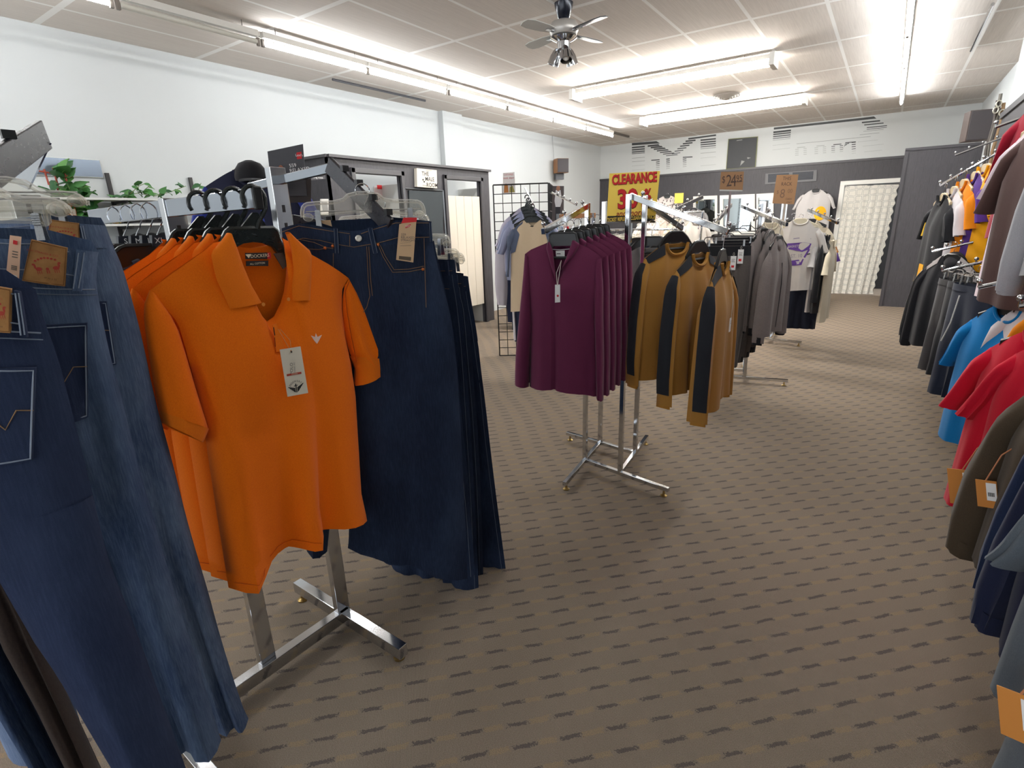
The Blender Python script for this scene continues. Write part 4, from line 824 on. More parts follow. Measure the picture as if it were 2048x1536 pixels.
for q in ((755, 488), (843, 537), (667, 491), (652, 495)): q = pj(q); MB().ball((q[0], hp.fy(*q)-.003, q[1]), .0045, 8, (1, .5, 1)).build('rivet', COPPER, r)
for quad in (((668, 455), (677, 455), (680, 507), (671, 507)), ((734, 455), (744, 453), (755, 506), (745, 508)), ((856, 443), (861, 443), (864, 485), (858, 486))):
    lp = sewn(r, pj(*quad), hp, DN_RINSE, 'belt_loop', .004, .004, 4); a = pj(*quad)
    for e in (.15, .85): stitch([(lerp(a[0][0], a[1][0], e), lerp(a[0][1], a[1][1], e)-.003), (lerp(a[3][0], a[2][0], e), lerp(a[3][1], a[2][1], e)+.003)], hp, STITCHP, lp, 'stitching', .0007, .0086)
sewn(r, pj((757, 492), (845, 478), (845, 535), (786, 540)), hp, DN_DARK, 'pocket_bag', .0006, .0004)
tq = pj((795, 449), (828, 438), (822, 522), (789, 517)); ty = -.07; tg = MB().plate(tq, ty, ty+.001).build('hang_tag', KRAFT, r, smooth=0)
TQ = lambda u, v: (lerp(lerp(tq[0][0], tq[1][0], u), lerp(tq[3][0], tq[2][0], u), v), lerp(lerp(tq[0][1], tq[1][1], u), lerp(tq[3][1], tq[2][1], u), v))
t2 = pj((803, 436), (829, 436), (828, 444), (799, 447)); MB().plate(t2, ty-.001, ty+.002).build('red_band', RED, tg, smooth=0)
MB().plate([TQ(.38, .10), TQ(.68, .085), TQ(.68, .14), TQ(.38, .155)], ty-.001, ty).build('red_tab', RED, tg, smooth=0); q = TQ(.53, .12); text("LEVI'S", .006, WHITE, tg, q[0], q[1], ty-.001, 'tag_letters')
for k, w_ in enumerate(('559', 'RELAXED', 'STRAIGHT')): q = TQ(.16, .30+.075*k); text(w_, .0088, GREYINK, tg, q[0], q[1], ty, 'tag_letters', al='LEFT', rot=rad(-4))
MB().plate([TQ(.15, .88), TQ(.85, .88), TQ(.85, .97), TQ(.15, .97)], ty-.001, ty).build('dark_box', plain((92, 80, 66), .8), tg, smooth=0)
mb = MB(); mb.plate([TQ(.16, .53), TQ(.75, .53), TQ(.75, .535), TQ(.16, .535)], ty-.0008, ty); mb.plate([TQ(.16, .6), TQ(.8, .6), TQ(.8, .608), TQ(.16, .608)], ty-.0008, ty); mb.build('printed_lines', GREYINK, tg, smooth=0)
sewn(r, pj((641, 441), (661, 440), (664, 453), (645, 447)), hp, KRAFT, 'inner_label', .001, -.04)
clip_hanger('clear clip hanger above the dark tagged jeans on the near rack', P+V((0, 0, .022)), pj.a, .165, 'clear clip hangers on the near rack', .025, .09)
# ---- jeans behind it on the other sloped arm
def edge_jeans(label, P, a, Bp, mat, w=.40, hemz=None, ph=0, tag_=False, hl=None):
    pl = Plane(P, a); B = pl(*Bp); A = [(x-w*(1+.06*i), z+.004) for i, (x, z) in enumerate([B[0], resample(B, .35), resample(B, .7), B[-1]])]
    zt = B[0][1]; J = trousers(label, P, pl.a, mat, A, B, fold=.010, th=.032, crotch=.27, ph=ph, group='jeans on the near rack', L=zt-B[-1][1]); S = Surf(J); r = J['root']
    e = [(x-.012, z) for x, z in J['B']]
    stitch([p for p in e if p[1] < zt-.045], S, STITCHP, r, 'stitching', .0008, .001); stitch([(J['A'][0][0]+.01, zt-.04), (B[0][0]-.005, zt-.038)], J['hip'], STITCH, r, 'stitching', .0008, .004)
    x = B[0][0]; sewn(r, [(x-.03, zt-.002), (x-.018, zt-.002), (x-.016, zt-.055), (x-.028, zt-.055)], J['hip'], mat, 'belt_loop', .004, .004, 4)
    stitch([(x-.14, zt-.05), (x-.10, zt-.10), (x-.02, zt-.105)], J['hip'], STITCH, r, 'stitching', .0009, .001)
    if tag_: t = MB().plate([(x-.10, zt+.0), (x-.055, zt+.0), (x-.058, zt-.10), (x-.104, zt-.10)], -.045, -.044).build('hang_tag', KRAFT, r, smooth=0); MB().plate([(x-.10, zt+.004), (x-.053, zt+.004), (x-.054, zt-.012), (x-.10, zt-.012)], -.047, -.0435).build('red_band', RED, t, smooth=0)
    cx = (A[0][0]+B[0][0])/2; hz = pl.P+pl.x*cx
    clip_hanger(hl, (hz.x, hz.y, P[2]+zt+.15), pl.a, w/2-.015, 'clear clip hangers on the near rack', .035, .085)
    return J
edge_jeans('dark jeans directly behind the tagged pair, only the right edge showing', (-1.56, 1.36, 1.56), 16, ((868, 482), (874, 512), (893, 590), (912, 690), (920, 800), (940, 1000), (950, 1150)), DN_RINSE, .40, ph=.2, hl='clear clip hanger of the first jeans behind the tagged pair')
edge_jeans('dark jeans with red topped tag, second behind the tagged front pair', (-1.52, 1.50, 1.54), 12, ((909, 520), (915, 566), (922, 604), (930, 680), (938, 800), (950, 1000), (958, 1192)), DN_RINSE, .40, ph=.4, tag_=True, hl='clear clip hanger of the red tagged jeans behind the front pair')
edge_jeans('dark jeans third behind the tagged front pair on the near rack', (-1.50, 1.61, 1.54), 8, ((927, 547), (928, 590), (937, 620), (946, 745), (955, 850), (963, 1000), (967, 1170)), DN_DARK, .40, ph=.6, hl='clear clip hanger of the third jeans behind the front pair')
edge_jeans('outermost mid blue jeans at the right end of the near rack', (-1.50, 1.70, 1.54), 6, ((936, 553), (942, 600), (954, 664), (962, 740), (970, 800), (988, 960), (1012, 1142)), DN_RINSE, .40, ph=.8, hl='clear clip hanger of the outermost jeans on the near rack')
# ---- jeans on the sloped arm nearest the viewer, seen from the back with leather patches
STITCHB = plain((128, 138, 154), .9, name='pale_thread')
def back_jeans(label, P, a, Bp, top, mat, w, patch, yoke=None, pocket=None, loop=None, ph=0, tag_=None, hl=None, Ap=None, Cp=None, Dp=None, pmat=None):
    pl = Plane(P, a); B = pl(*Bp); zt = B[0][1]; n = len(B)
    A = [(x-w*k, z+.004) for (x, z), k in zip([B[0], resample(B, .2), resample(B, .5), B[-1]], (1, 1.05, 1.08, 1.1))]
    if Ap: A = pl(*Ap)
    tp = pl(*top); tp = sorted(tp)
    legx = [resample(B, .28), resample(B, .6), B[-1]]; D = [(legx[0][0]-w*.51, zt-.27), (legx[1][0]-w*.50, legx[1][1]), (legx[2][0]-w*.50, legx[2][1])]; C = [(D[0][0]-.006, D[0][1]), (D[1][0]-.05, D[1][1]), (D[2][0]-.08, D[2][1])]
    if Ap: C = [(lerp(a[0], b[0], .5)-.003, lerp(a[1], b[1], .5)) for a, b in ((resample(A, k), resample(B, k)) for k in (.27, .6, 1))]; D = [(x+.006, z) for x, z in C]
    if Cp: C, D = pl(*Cp), pl(*Dp); C[-1] = (C[-1][0], B[-1][1]); D[-1] = (D[-1][0], B[-1][1])
    J = trousers(label, P, pl.a, mat, A, B, C, D, fold=.011, th=.045, crotch=.28, ph=ph, group='jeans on the near rack', front=tp, topz=[(x, z+.014) for x, z in tp], bandh=.042, hem=None)
    r = J['root']; S = Surf(J); hp = J['hip']
    sq = [(x, z-.040) for x, z in tp]; stitch([p for p in sq if p[0] > A[0][0]+.02 and p[0] < B[0][0]-.004], hp, STITCHB, r, 'stitching', .0009, .0045); stitch([(x, z-.006) for x, z in tp if A[0][0]+.02 < x < B[0][0]-.004], hp, STITCHB, r, 'stitching', .0009, .0045)
    if patch:
        Q = pl(*patch); pt = sewn(r, Q, hp, PATCH, 'leather_patch', .0022, .0045); cx = sum(p[0] for p in Q)/4; cz = sum(p[1] for p in Q)/4; wd = Q[1][0]-Q[0][0]; ht = Q[0][1]-Q[3][1]; an = math.atan2(Q[1][1]-Q[0][1], wd)
        fy = lambda x, z: hp.fy(x, z)-.0070
        text('LEVI STRAUSS & CO.', wd*.105, PRED, pt, cx, cz+ht*.27, 0, 'patch_letters', rot=an, fy=fy)
        mb = MB()
        def blob(x, z, sx, sz, m=10): mb.add([(cx+x*wd+sx*wd*cos(2*pi*i/m), fy(cx+x*wd+sx*wd*cos(2*pi*i/m), cz+z*ht+sz*ht*sin(2*pi*i/m)), cz+z*ht+sz*ht*sin(2*pi*i/m)) for i in range(m)], [tuple(range(m))])
        for e in (-1, 1):                                                  # two small horses pulling at a pair of trousers, as a simple red print
            blob(e*.26, -.12, .10, .05); blob(e*.36, -.05, .035, .06); blob(e*.39, .0, .05, .025)
            for k in (-.06, .0, .06): blob(e*.26+k, -.20, .012, .06, 6)
        blob(0, -.13, .05, .035); blob(-.03, -.2, .018, .06, 6); blob(.03, -.2, .018, .06, 6)
        for k in range(7): blob(-.3+.1*k, .1+.05*cos((k-3)*.6), .045, .028, 6)
        mb.build('two_horse_print', PRED, pt, smooth=0); text('W 33  L 32', wd*.08, plain((80, 60, 44), .8), pt, cx, cz-ht*.38, 0, 'patch_letters', rot=an, fy=fy)
        cn = [(lerp(x, cx, .05), lerp(z, cz, .06)) for x, z in Q]; stitch(cn+[cn[0]], hp, plain((120, 78, 40), .9), pt, 'stitching', .0005, .0072)
    if yoke: q = pl(*yoke); stitch(q, hp, STITCHB, r, 'stitching', .001, .0015); stitch([(x, z-.008) for x, z in q], hp, STITCHP, r, 'stitching', .0008, .001)
    if pocket:
        Q = pl(*pocket); pk = sewn(r, Q, S, pmat or mat, 'back_pocket', .003, .003, 8); ins = [(lerp(x, sum(p[0] for p in Q)/4, .05), lerp(z, sum(p[1] for p in Q)/4, .05)) for x, z in Q]
        stitch(ins+[ins[0]], S, STITCHB, pk, 'stitching', .0010, .0068); m0 = (lerp(Q[0][0], Q[3][0], .45), lerp(Q[0][1], Q[3][1], .45)); m1 = (lerp(Q[1][0], Q[2][0], .45), lerp(Q[1][1], Q[2][1], .45)); mm = ((m0[0]+m1[0])/2, (m0[1]+m1[1])/2-.02)
        stitch([m0, (lerp(m0[0], mm[0], .5), lerp(m0[1], mm[1], .5)+.012), mm, (lerp(m1[0], mm[0], .5), lerp(m1[1], mm[1], .5)+.012), m1], S, STITCH, pk, 'stitching', .0008, .0068)
    if loop:
        Q = pl(*loop); lp = sewn(r, Q, hp, mat, 'belt_loop', .004, .005, 4)
        for e in (.2, .8): stitch([(lerp(Q[0][0], Q[1][0], e), Q[0][1]-.003), (lerp(Q[3][0], Q[2][0], e), Q[3][1]+.003)], hp, STITCHB, lp, 'stitching', .0008, .0098)
    if tag_:
        Q = pl(*tag_); t = MB().plate(Q, -.062, -.061).build('hang_tag', plain((232, 190, 160), .8), r, smooth=0); L = lambda u, v: (lerp(lerp(Q[0][0], Q[1][0], u), lerp(Q[3][0], Q[2][0], u), v), lerp(lerp(Q[0][1], Q[1][1], u), lerp(Q[3][1], Q[2][1], u), v))
        MB().plate([L(.35, .08), L(.7, .09), L(.7, .16), L(.35, .15)], -.0635, -.062).build('red_tab', RED, t, smooth=0); MB().plate([L(.4, .72), L(.85, .73), L(.85, .86), L(.4, .85)], -.0635, -.062).build('price_sticker', WHITE, t, smooth=0)
        mb = MB()
        for v in (.28, .33, .38, .55, .58, .61): mb.plate([L(.35, v), L(.8, v+.005), L(.8, v+.02), L(.35, v+.015)], -.063, -.062)
        mb.build('printed_lines', GREYINK, t, smooth=0)
    if hl: near = 'nearest' in hl; cx = B[0][0]-(.21 if near else .14); hz = pl.P+pl.x*cx; clip_hanger(hl, (hz.x, hz.y, P[2]+polyx(tp, cx)+.148), pl.a, .17 if near else .12, 'clear clip hangers on the near rack', .075, .066, cs=.62)
    return J
Ld = lambda px0, pts: pts
back_jeans('blue jeans with leather patch, rearmost of the left group on the near rack', (-1.32, .215, 1.66), 64.5, ((211, 451), (228, 496), (244, 531), (257, 575), (280, 657), (311, 802), (343, 916), (381, 1068), (413, 1170), (445, 1291), (489, 1425), (497, 1437)), ((60, 446), (103, 441), (167, 448), (211, 451)), DN_BLUE, .42,
           ((113, 440), (167, 447), (171, 500), (104, 492)), None, ((160, 596), (219, 598), (238, 719), (180, 730)), ((169, 449), (176, 451), (192, 520), (184, 520)), .1, hl='clear clip hanger of the rearmost patched jeans', pmat=DN_NAVY, Ap=((60, 446), (75, 700), (160, 1000), (240, 1250), (330, 1450)))
back_jeans('blue jeans with patch and paper tag, middle of the left group on the near rack', (-1.086, .10, 1.60), 64.5, ((197, 503), (191, 549), (195, 586), (202, 622), (217, 700), (245, 801), (280, 941), (318, 1075), (356, 1208), (394, 1323), (442, 1480)), ((-60, 478), (0, 476), (45, 478), (81, 478), (146, 494), (197, 504)), DN_MID, .42,
           ((81, 478), (146, 494), (141, 568), (63, 556)), ((-40, 560), (60, 569), (193, 577)), ((75, 640), (181, 640), (184, 820), (90, 838)), ((162, 500), (179, 503), (171, 578), (155, 577)), .45, ((45, 470), (66, 473), (60, 573), (35, 569)), Ap=((-60, 478), (-60, 700), (20, 950), (110, 1200), (250, 1490)), hl='clear clip hanger of the middle patched jeans', pmat=DN_NAVY)
back_jeans('darkest blue patched jeans, nearest the viewer at the left edge', (-.90, .0, 1.55), 64.5, ((71, 578), (82, 622), (95, 659), (118, 719), (153, 859), (191, 1011), (222, 1132), (267, 1246), (318, 1386), (372, 1536), (425, 1690)), ((-80, 560), (0, 566), (35, 574), (71, 579)), DN_NAVY, .42,
           ((-30, 560), (34, 574), (35, 658), (-36, 650)), ((-60, 650), (20, 655), (88, 662)), ((-45, 720), (81, 727), (79, 900), (-40, 914)), ((40, 577), (50, 580), (66, 668), (55, 668)), .7, hl='clear clip hanger of the nearest patched jeans', Cp=((-66, 900), (-80, 1100), (-90, 1300), (-96, 1560)), Dp=((-60, 900), (0, 1100), (76, 1285), (160, 1431), (226, 1540), (250, 1690)))
back_jeans('pale blue jeans at the back of the left group, mostly hidden', (-1.52, .31, 1.70), 64.5, ((150, 440), (165, 520), (190, 640), (250, 900), (330, 1150), (400, 1370)), ((0, 455), (40, 448), (90, 445), (150, 440)), DN_LIGHT, .38, None, ph=.3)
# ---- trousers on the far side of the rack, seen below the left jeans
for lab, P, pa, pd, pb_, mat, nm in (('brown trousers hanging behind the nearest jeans, one leg showing near the floor', (-1.20, .13, 1.60), ((-330, 560), (-340, 900), (-330, 1250), (-250, 1600)), ((-90, 900), (-40, 1150), (0, 1278), (67, 1392), (170, 1600)), ((-10, 560), (-20, 900), (0, 1115), (51, 1195), (156, 1443), (225, 1600)), fabric((74, 62, 56), (56, 47, 43), 300), 'trousers'),
                            ('faded blue jeans hanging lowest at the lower left corner', (-1.25, .02, 1.58), ((-430, 560), (-440, 900), (-400, 1250), (-320, 1600)), ((-160, 900), (-80, 1250), (0, 1417), (51, 1500), (110, 1600)), ((-80, 560), (-80, 900), (-60, 1150), (0, 1290), (83, 1450), (160, 1600)), DN_MID, 'jeans')):
    pl = Plane(P, 64.5); D = pl(*pd); trousers(lab, P, pl.a, mat, pl(*pa), pl(*pb_), [(x-.03-.02*i, z) for i, (x, z) in enumerate(D)], D, cat=nm, name=nm, th=.035, crotch=.3, fold=.012, group='trousers behind the left jeans')
# ---- black card sign of the model on the far upright
ps = Plane((-1.72, 1.09, 1.75), 48); Q = ps((535, 303), (606, 288), (614, 392), (545, 392)); sg = thing('rack_sign', 'black card sign with a standing person, red tab and fit name above the near rack', 'sign', ps.P, ps.a)
Q2 = ps((545, 392), (616, 380), (622, 386), (625, 396), (560, 402)); MB().plate(Q, -.0015, .0015).build('sign_card', plain((66, 65, 70), .5), sg, smooth=0)
L = lambda u, v: (lerp(lerp(Q[0][0], Q[1][0], u), lerp(Q[3][0], Q[2][0], u), v), lerp(lerp(Q[0][1], Q[1][1], u), lerp(Q[3][1], Q[2][1], u), v))
MB().plate([L(.80, .14), L(.94, .14), L(.94, .27), L(.80, .27)], -.003, -.001).build('red_tab', RED, sg, smooth=0); q = L(.87, .2); text("Levi's", .0105, WHITE, sg, q[0], q[1], -.003)
for k, w_ in enumerate(('559', 'RELAXED', 'STRAIGHT')): q = L(.56, .38+.10*k); text(w_, .0155, WHITE, sg, q[0], q[1], -.0018, al='LEFT', rot=rad(6))
mb = MB(); q = L(.33, .42); mb.ball((q[0], -.003, q[1]), .012, 8, (.7, .25, 1)); mb.build('printed_face', plain((150, 96, 74), .8), sg)
mb = MB(); mb.plate([L(.28, .52), L(.38, .50), L(.45, .75), L(.46, .98), L(.30, .98), L(.29, .75)], -.0025, -.001); mb.build('printed_jacket', plain((44, 50, 72), .8), sg, smooth=0)
sb = ps((560, 402), (618, 395), (625, 392), (618, 380)); MB().plate(ps((563, 352), (622, 352), (622, 405), (566, 405)), .004, .006).build('sign_back_card', plain((60, 52, 50), .6), sg, smooth=0)
# ================================================================ MIDDLE RACK (plum pullovers, camel sweatshirts)
BB = [(-1.445, 2.889), (-1.174, 2.838), (-1.207, 3.166), (-1.484, 3.202)]   # uprights, going round
O = V((-1.33, 3.02, 0)); r2 = thing('clothes_rack', 'middle chrome four way rack with pinwheel base, holding plum and camel tops', 'clothes rack', O)
feet = [(at_z(p, .05)) for p in ((1116, 965), (1343, 975), (1305, 875), (1122, 875))]
for k in range(4):
    a = V((*BB[k], .05)); nx = V((*BB[(k-1) % 4], .05)); d = (a-nx).normalized(); e = feet[k]; e = a+(a-nx).normalized()*((e-a).length)
    ft = MB().bar(rel(nx, O), rel(e, O), .025, .025).build('base_bar', CHROME, r2, smooth=0, bevel=.002); MB().lathe([(.02, 0), (.021, .005), (.008, .012), (.006, .04)], 12, rel((e.x-d.x*.03, e.y-d.y*.03, 0), O)).build('levelling_foot', BRASS, ft)
TZ = (1.665, 1.70, 1.70, 1.68)
for k in range(4):
    x, y = BB[k]; MB().bar(rel((x, y, .04), O), rel((x, y, TZ[k]), O), .026, .026, up=(0, 1, 0)).build('upright', CHROME, r2, smooth=0, bevel=.002)
def rackarm(root, O, p, q, knobs=4, w=.022, h=.03, flat=False, kb=True, mat=None):
    p, q = V(p), V(q); a = MB().bar(rel(p, O), rel(q, O), w, h).build('sloped_arm', mat or CHROME, root, smooth=0, bevel=.002)
    d = (q-p).normalized(); u = V((0, 0, 1))-d*d.z; u.normalize()
    for k in range(knobs): c = p.lerp(q, .12+.86*k/max(1, knobs-1))+u*(h/2); MB().tube([rel(c, O), rel(c+u*.014, O)], .004, 6).ball(rel(c+u*.02, O), .011, 8).build('stop_knob', CHROME, a)
    return a
aP = (at_y((1086, 463), 2.30), V((-1.445, 2.889, 1.65))); rackarm(r2, O, aP[1], aP[0], 3)
aC = (V((-1.174, 2.86, 1.69)), at_d((1457, 464), 2.83)); rackarm(r2, O, aC[0], aC[1], 3)
aG = (V((-1.207, 3.166, 1.66)), V((-1.15, 3.72, 1.50))); rackarm(r2, O, aG[0], aG[1], 3)
# ---- plum pullovers
PLUM = fabric((110, 46, 78), (92, 36, 64), 900, .85, .25, .12, 'plum_knit'); PLUMIN = fabric((70, 24, 50), (58, 20, 42), 900)
pq = Plane(at_y((1124, 443), 2.36)+V((0, 0, .0)), 20); P = pq.P.copy(); 
pl0 = thing('pullover', 'front plum quarter zip pullover with a white swing tag on the middle rack', 'pullover', P, pq.a, 'plum pullovers on the middle rack')
A = pq((1050, 508), (1056, 560), (1060, 640), (1060, 710), (1059, 772)); B = pq((1203, 516), (1198, 560), (1193, 640), (1195, 710), (1193, 792))
ft = smoothpoly(pq((1050, 508), (1062, 499), (1098, 484), (1104, 500), (1112, 550), (1120, 560), (1130, 520), (1146, 482), (1165, 490), (1190, 503), (1203, 516)), 1); bt = pq((1050, 508), (1062, 499), (1098, 484), (1110, 478), (1124, 476), (1138, 478), (1146, 482), (1165, 490), (1190, 503), (1203, 516))
hm = pq((1059, 772), (1090, 773), (1112, 774), (1150, 781), (1193, 793))
xs = [p[0] for p in pq((1050, 508), (1056, 504), (1062, 500), (1072, 496), (1085, 490), (1098, 484), (1101, 490), (1104, 500), (1108, 525), (1112, 548), (1116, 556), (1120, 560), (1125, 540), (1130, 520), (1138, 500), (1146, 482), (1155, 486), (1165, 490), (1178, 497), (1190, 503), (1197, 509), (1203, 516))]; x0, x1 = A[0][0], B[0][0]; ss = sorted({0., 1.}|{min(1, max(0, (x-x0)/(x1-x0))) for x in xs}); ss = [s for i, s in enumerate(ss) if i == 0 or s-ss[i-1] > .003]
class PB2(Cloth):
    def ydev(s, u, t, side):
        y = Cloth.ydev(s, u, t, side); k = max(0, t-.15)
        return y+k*(-.03*exp(-((u-.42)/.03)**2)*0-.035*exp(-((u-.2)/.12)**2)+.03*exp(-((u-.40)/.025)**2)-.03*exp(-((u-.56)/.16)**2)+.02*exp(-((u-.86)/.08)**2))*(1 if side < 0 else .6)
pbody = PB2(A, B, 34, 0, .05, .003, 2, .3, lambda x: polyx(ft, x), lambda x: polyx(bt, x), lambda x: polyx(hm, x), ss=ss, tdec=.4); pbody.build('body', PLUM, pl0)
SA = pq((1050, 508), (1046, 560), (1037, 650), (1031, 713), (1030, 767)); SB = pq((1058, 515), (1064, 580), (1066, 640), (1062, 700), (1058, 773)); c = Cloth(smoothpoly(SA, 1), smoothpoly(SB, 1), 20, 8, .04, .004, 1.3, .1, y0=-.004, taper=.5); c.build('sleeve', PLUM, pl0)
SA = pq((1190, 520), (1188, 580), (1189, 650), (1191, 720), (1193, 795)); SB = pq((1203, 516), (1207, 570), (1207, 631), (1209, 713), (1207, 799)); c = Cloth(smoothpoly(SA, 1), smoothpoly(SB, 1), 20, 8, .04, .004, 1.3, .6, y0=-.004, taper=.5); c.build('sleeve', PLUM, pl0)
for q1, q2, y in (((1098, 484), (1094, 495), (1105, 535), (1113, 560)), ((1101, 483), (1108, 500), (1112, 540), (1115, 562)), -.028), (((1146, 481), (1140, 500), (1128, 530), (1124, 540)), ((1150, 480), (1162, 488), (1148, 512), (1129, 530)), -.03):
    Cloth(pq(*q1), pq(*q2), 12, 6, .010, 0, y0=y, taper=0).build('collar', PLUM, pl0)
Cloth(pq((1098, 484), (1103, 498)), pq((1146, 482), (1142, 498)), 4, 10, .004, 0, y0=.022, taper=0, top=lambda x: polyx(pq((1098, 484), (1122, 476), (1146, 482)), x)).build('collar_stand', PLUMIN, pl0)
q = pq((1100, 499), (1120, 500), (1141, 498)); MB().tube([(x, .016, z) for x, z in q], .002, 5).build('neck_tape', WHITE, pl0); lb = MB().plate(pq((1111, 502), (1129, 501), (1129, 514), (1112, 515)), .004, .006).build('neck_label', WHITE, pl0, smooth=0); MB().plate(pq((1113, 507), (1121, 507), (1121, 508.5), (1113, 508.5)), .0035, .004).build('printed_lines', INK, lb, smooth=0)
q = pq((1119.5, 566)); tq = pq((1115, 566), (1125, 565.5), (1125, 600), (1115, 601)); tg = MB().plate(tq, -.075, -.0735).build('hang_tag', WHITE, pl0, smooth=0); d = pq((1120.5, 587.5)); MB().ball((d[0], -.076, d[1]), .0055, 8, (1, .2, 1)).build('red_dot', RED, tg)
tp_ = pq((1124, 520)); MB().tube([(q[0], -.076, q[1]-.004), (q[0]-.006, -.06, (q[1]+tp_[1])/2), (tp_[0], -.02, tp_[1]), (q[0]+.012, -.06, (q[1]+tp_[1])/2+.02), (q[0]+.002, -.076, q[1]-.004)], .0014, 5).build('tag_cord', plain((222, 212, 204), .8), tg)
ad = (aP[1]-aP[0]).normalized()
for k, lab in enumerate(('second plum pullover, right behind the tagged one', 'third plum pullover in the middle rack row', 'fourth plum pullover in the middle rack row', 'fifth plum pullover, last but one in the row', 'rearmost plum pullover beside the chrome upright')):
    dup(pl0, P+V((ad.x*.3, ad.y, ad.z*.35))*.083*(k+1), pq.a, lab, skip=('hang_tag',))
for k, lab in enumerate(('black hanger of the tagged front plum pullover', 'black hanger of the second plum pullover', 'black hanger of the third plum pullover', 'black hanger of the fourth plum pullover', 'black hanger of the fifth plum pullover', 'black hanger of the rearmost plum pullover')):
    plastic_hanger(lab, P+V((ad.x*.3, ad.y, ad.z*.35))*.083*k+V((.005, 0, .0)), pq.a, plain((52, 54, 56), .35) if k == 0 else BLACKP, .095, 'wire hook hangers of the plum pullovers', True, .105, cw=.062, drop=.055, steep=.045)
# ---- camel sweatshirts with a black stripe down the sleeve
CAM_ = fabric((174, 126, 60), (152, 108, 48), 900, .85, .25, .1, 'camel_fleece'); CAMR = fabric((180, 128, 56), (150, 104, 40), 1300, .85, .4, .1); BLK = fabric((42, 44, 50), (30, 32, 36), 900)
def camel(px, D, a, label, ph, sc=1, wl='neck'):
    p = at_d(px, D); q = shirt(label, p, rad(a), CAM_, 'sweatshirt', 'sweatshirt', hw=.25, sw=.215, L=.64, nw=.075, rise=.075, fd=.06, drop=.222, sleeve='long', sl_len=.67, cuff=CAMR, stripe=BLK, ph=ph, fold=.02, th=.05, colmat=CAMR, group='camel sweatshirts on the middle rack', spread=.09, blabel=True)
    hang_tag(q['root'], .02, -.42, -.06, .03, .07, WHITE if wl == 'neck' else MAROON, .14)
    plastic_hanger('black hanger of the '+label.replace(' with black sleeve stripe', ''), p, rad(a), BLACKP, .115, 'hangers of the camel sweatshirts', True, .075, cw=.045, drop=.09)
camel((1354, 428), 3.05, 62, 'camel sweatshirt with black sleeve stripe, left of the three', .1)
camel((1401, 446), 2.92, 77, 'camel sweatshirt with black sleeve stripe, middle of the three, hanging in front', .45)
camel((1449, 462), 2.83, 91, 'camel sweatshirt seen edge-on at the end of the sloped arm', .8)
# ---- light grey tops between the uprights
GRY = fabric((138, 136, 136), (118, 116, 118), 500); GRYD = fabric((92, 88, 86), (76, 74, 74), 500); CHAR = fabric((66, 62, 62), (50, 48, 50), 420, .9, .3, .15, 'charcoal_marl')
for k, (px, D, a, lab, m_) in enumerate((((1305, 440), 3.45, 18, 'light grey sweatshirt behind the clearance sign post', GRY), ((1340, 446), 3.6, 22, 'second light grey sweatshirt behind the left camel one', GRY), ((1284, 446), 3.8, 14, 'grey sweatshirt half hidden behind the chrome uprights', GRYD))):
    p = at_d(px, D); shirt(lab, p, rad(a), m_, 'sweatshirt', 'sweatshirt', hw=.24, sw=.21, L=.66, sleeve='long', sl_len=.6, ph=.3*k, fold=.02, th=.045, cuff=m_, drop=.24, group='grey sweatshirts on the middle rack', detail=False, rise=.08); plastic_hanger('black hanger of the '+lab.replace(' sweatshirt', ' top'), p, rad(a), BLACKP, .14, 'hangers of the grey sweatshirts', True, .08, cw=.06, drop=.1)
# ---- clearance sign in a chrome holder on the rack
sp = Plane(at_d((1264, 395), 3.5), 30); Q = sp((1219, 347), (1320, 342), (1310, 444), (1213, 444)); sg = thing('clearance_sign', 'yellow clearance 30% off sign with red lettering above the middle rack', 'sign', sp.P, sp.a)
MB().plate(Q, -.002, .002).build('sign_card', YEL, sg, smooth=0); L = lambda u, v: (lerp(lerp(Q[0][0], Q[1][0], u), lerp(Q[3][0], Q[2][0], u), v), lerp(lerp(Q[0][1], Q[1][1], u), lerp(Q[3][1], Q[2][1], u), v))
MB().plate([L(.01, .875), L(.99, .865), L(.99, .985), L(.01, .985)], -.004, -.001).build('black_strip', INK, sg, smooth=0)
W = Q[1][0]-Q[0][0]; DRED = plain((96, 20, 20), .7)
def st(body, u, v, size, mat, sx=1, sh=0, bold=0, y=-.003, rot=rad(2)): q = L(u, v); return text(body, size*W, mat, sg, q[0], q[1], y, sx=sx, shear=sh, bold=bold, rot=rot)
st('CLEARANCE', .505, .135, .255, DRED, .62, 0, .055); st('CLEARANCE', .5, .13, .255, RED, .62, 0, .03, -.005)
st('30', .40, .55, .50, DRED, .82, 0, .05); st('30', .395, .545, .50, RED, .82, 0, .03, -.005)
st('%', .80, .47, .32, DRED, .62, 0, .04); st('%', .795, .465, .32, RED, .62, 0, .02, -.005); st('OFF', .80, .66, .22, DRED, .55, 0, .04); st('OFF', .795, .655, .22, RED, .55, 0, .02, -.005)
st('and more!', .48, .82, .17, plain((150, 24, 24), .7), .85, .35, .01); st('TICKET REFLECTS CLEARANCE PRICE', .5, .928, .1, YEL, .58, 0, .02, -.0045)
c = sp.P+V((0, 0, 0)); b0 = sp((1262, 444)); MB().bar((b0[0], .006, b0[1]-.22), (b0[0], .006, b0[1]+.02), .02, .006).build('sign_stem', CHROME, sg, smooth=0); mb = MB(); mb.tube([(Q[3][0], 0, Q[3][1]), (Q[2][0], 0, Q[2][1])], .006, 4); mb.build('holder_channel', CHROME, sg)
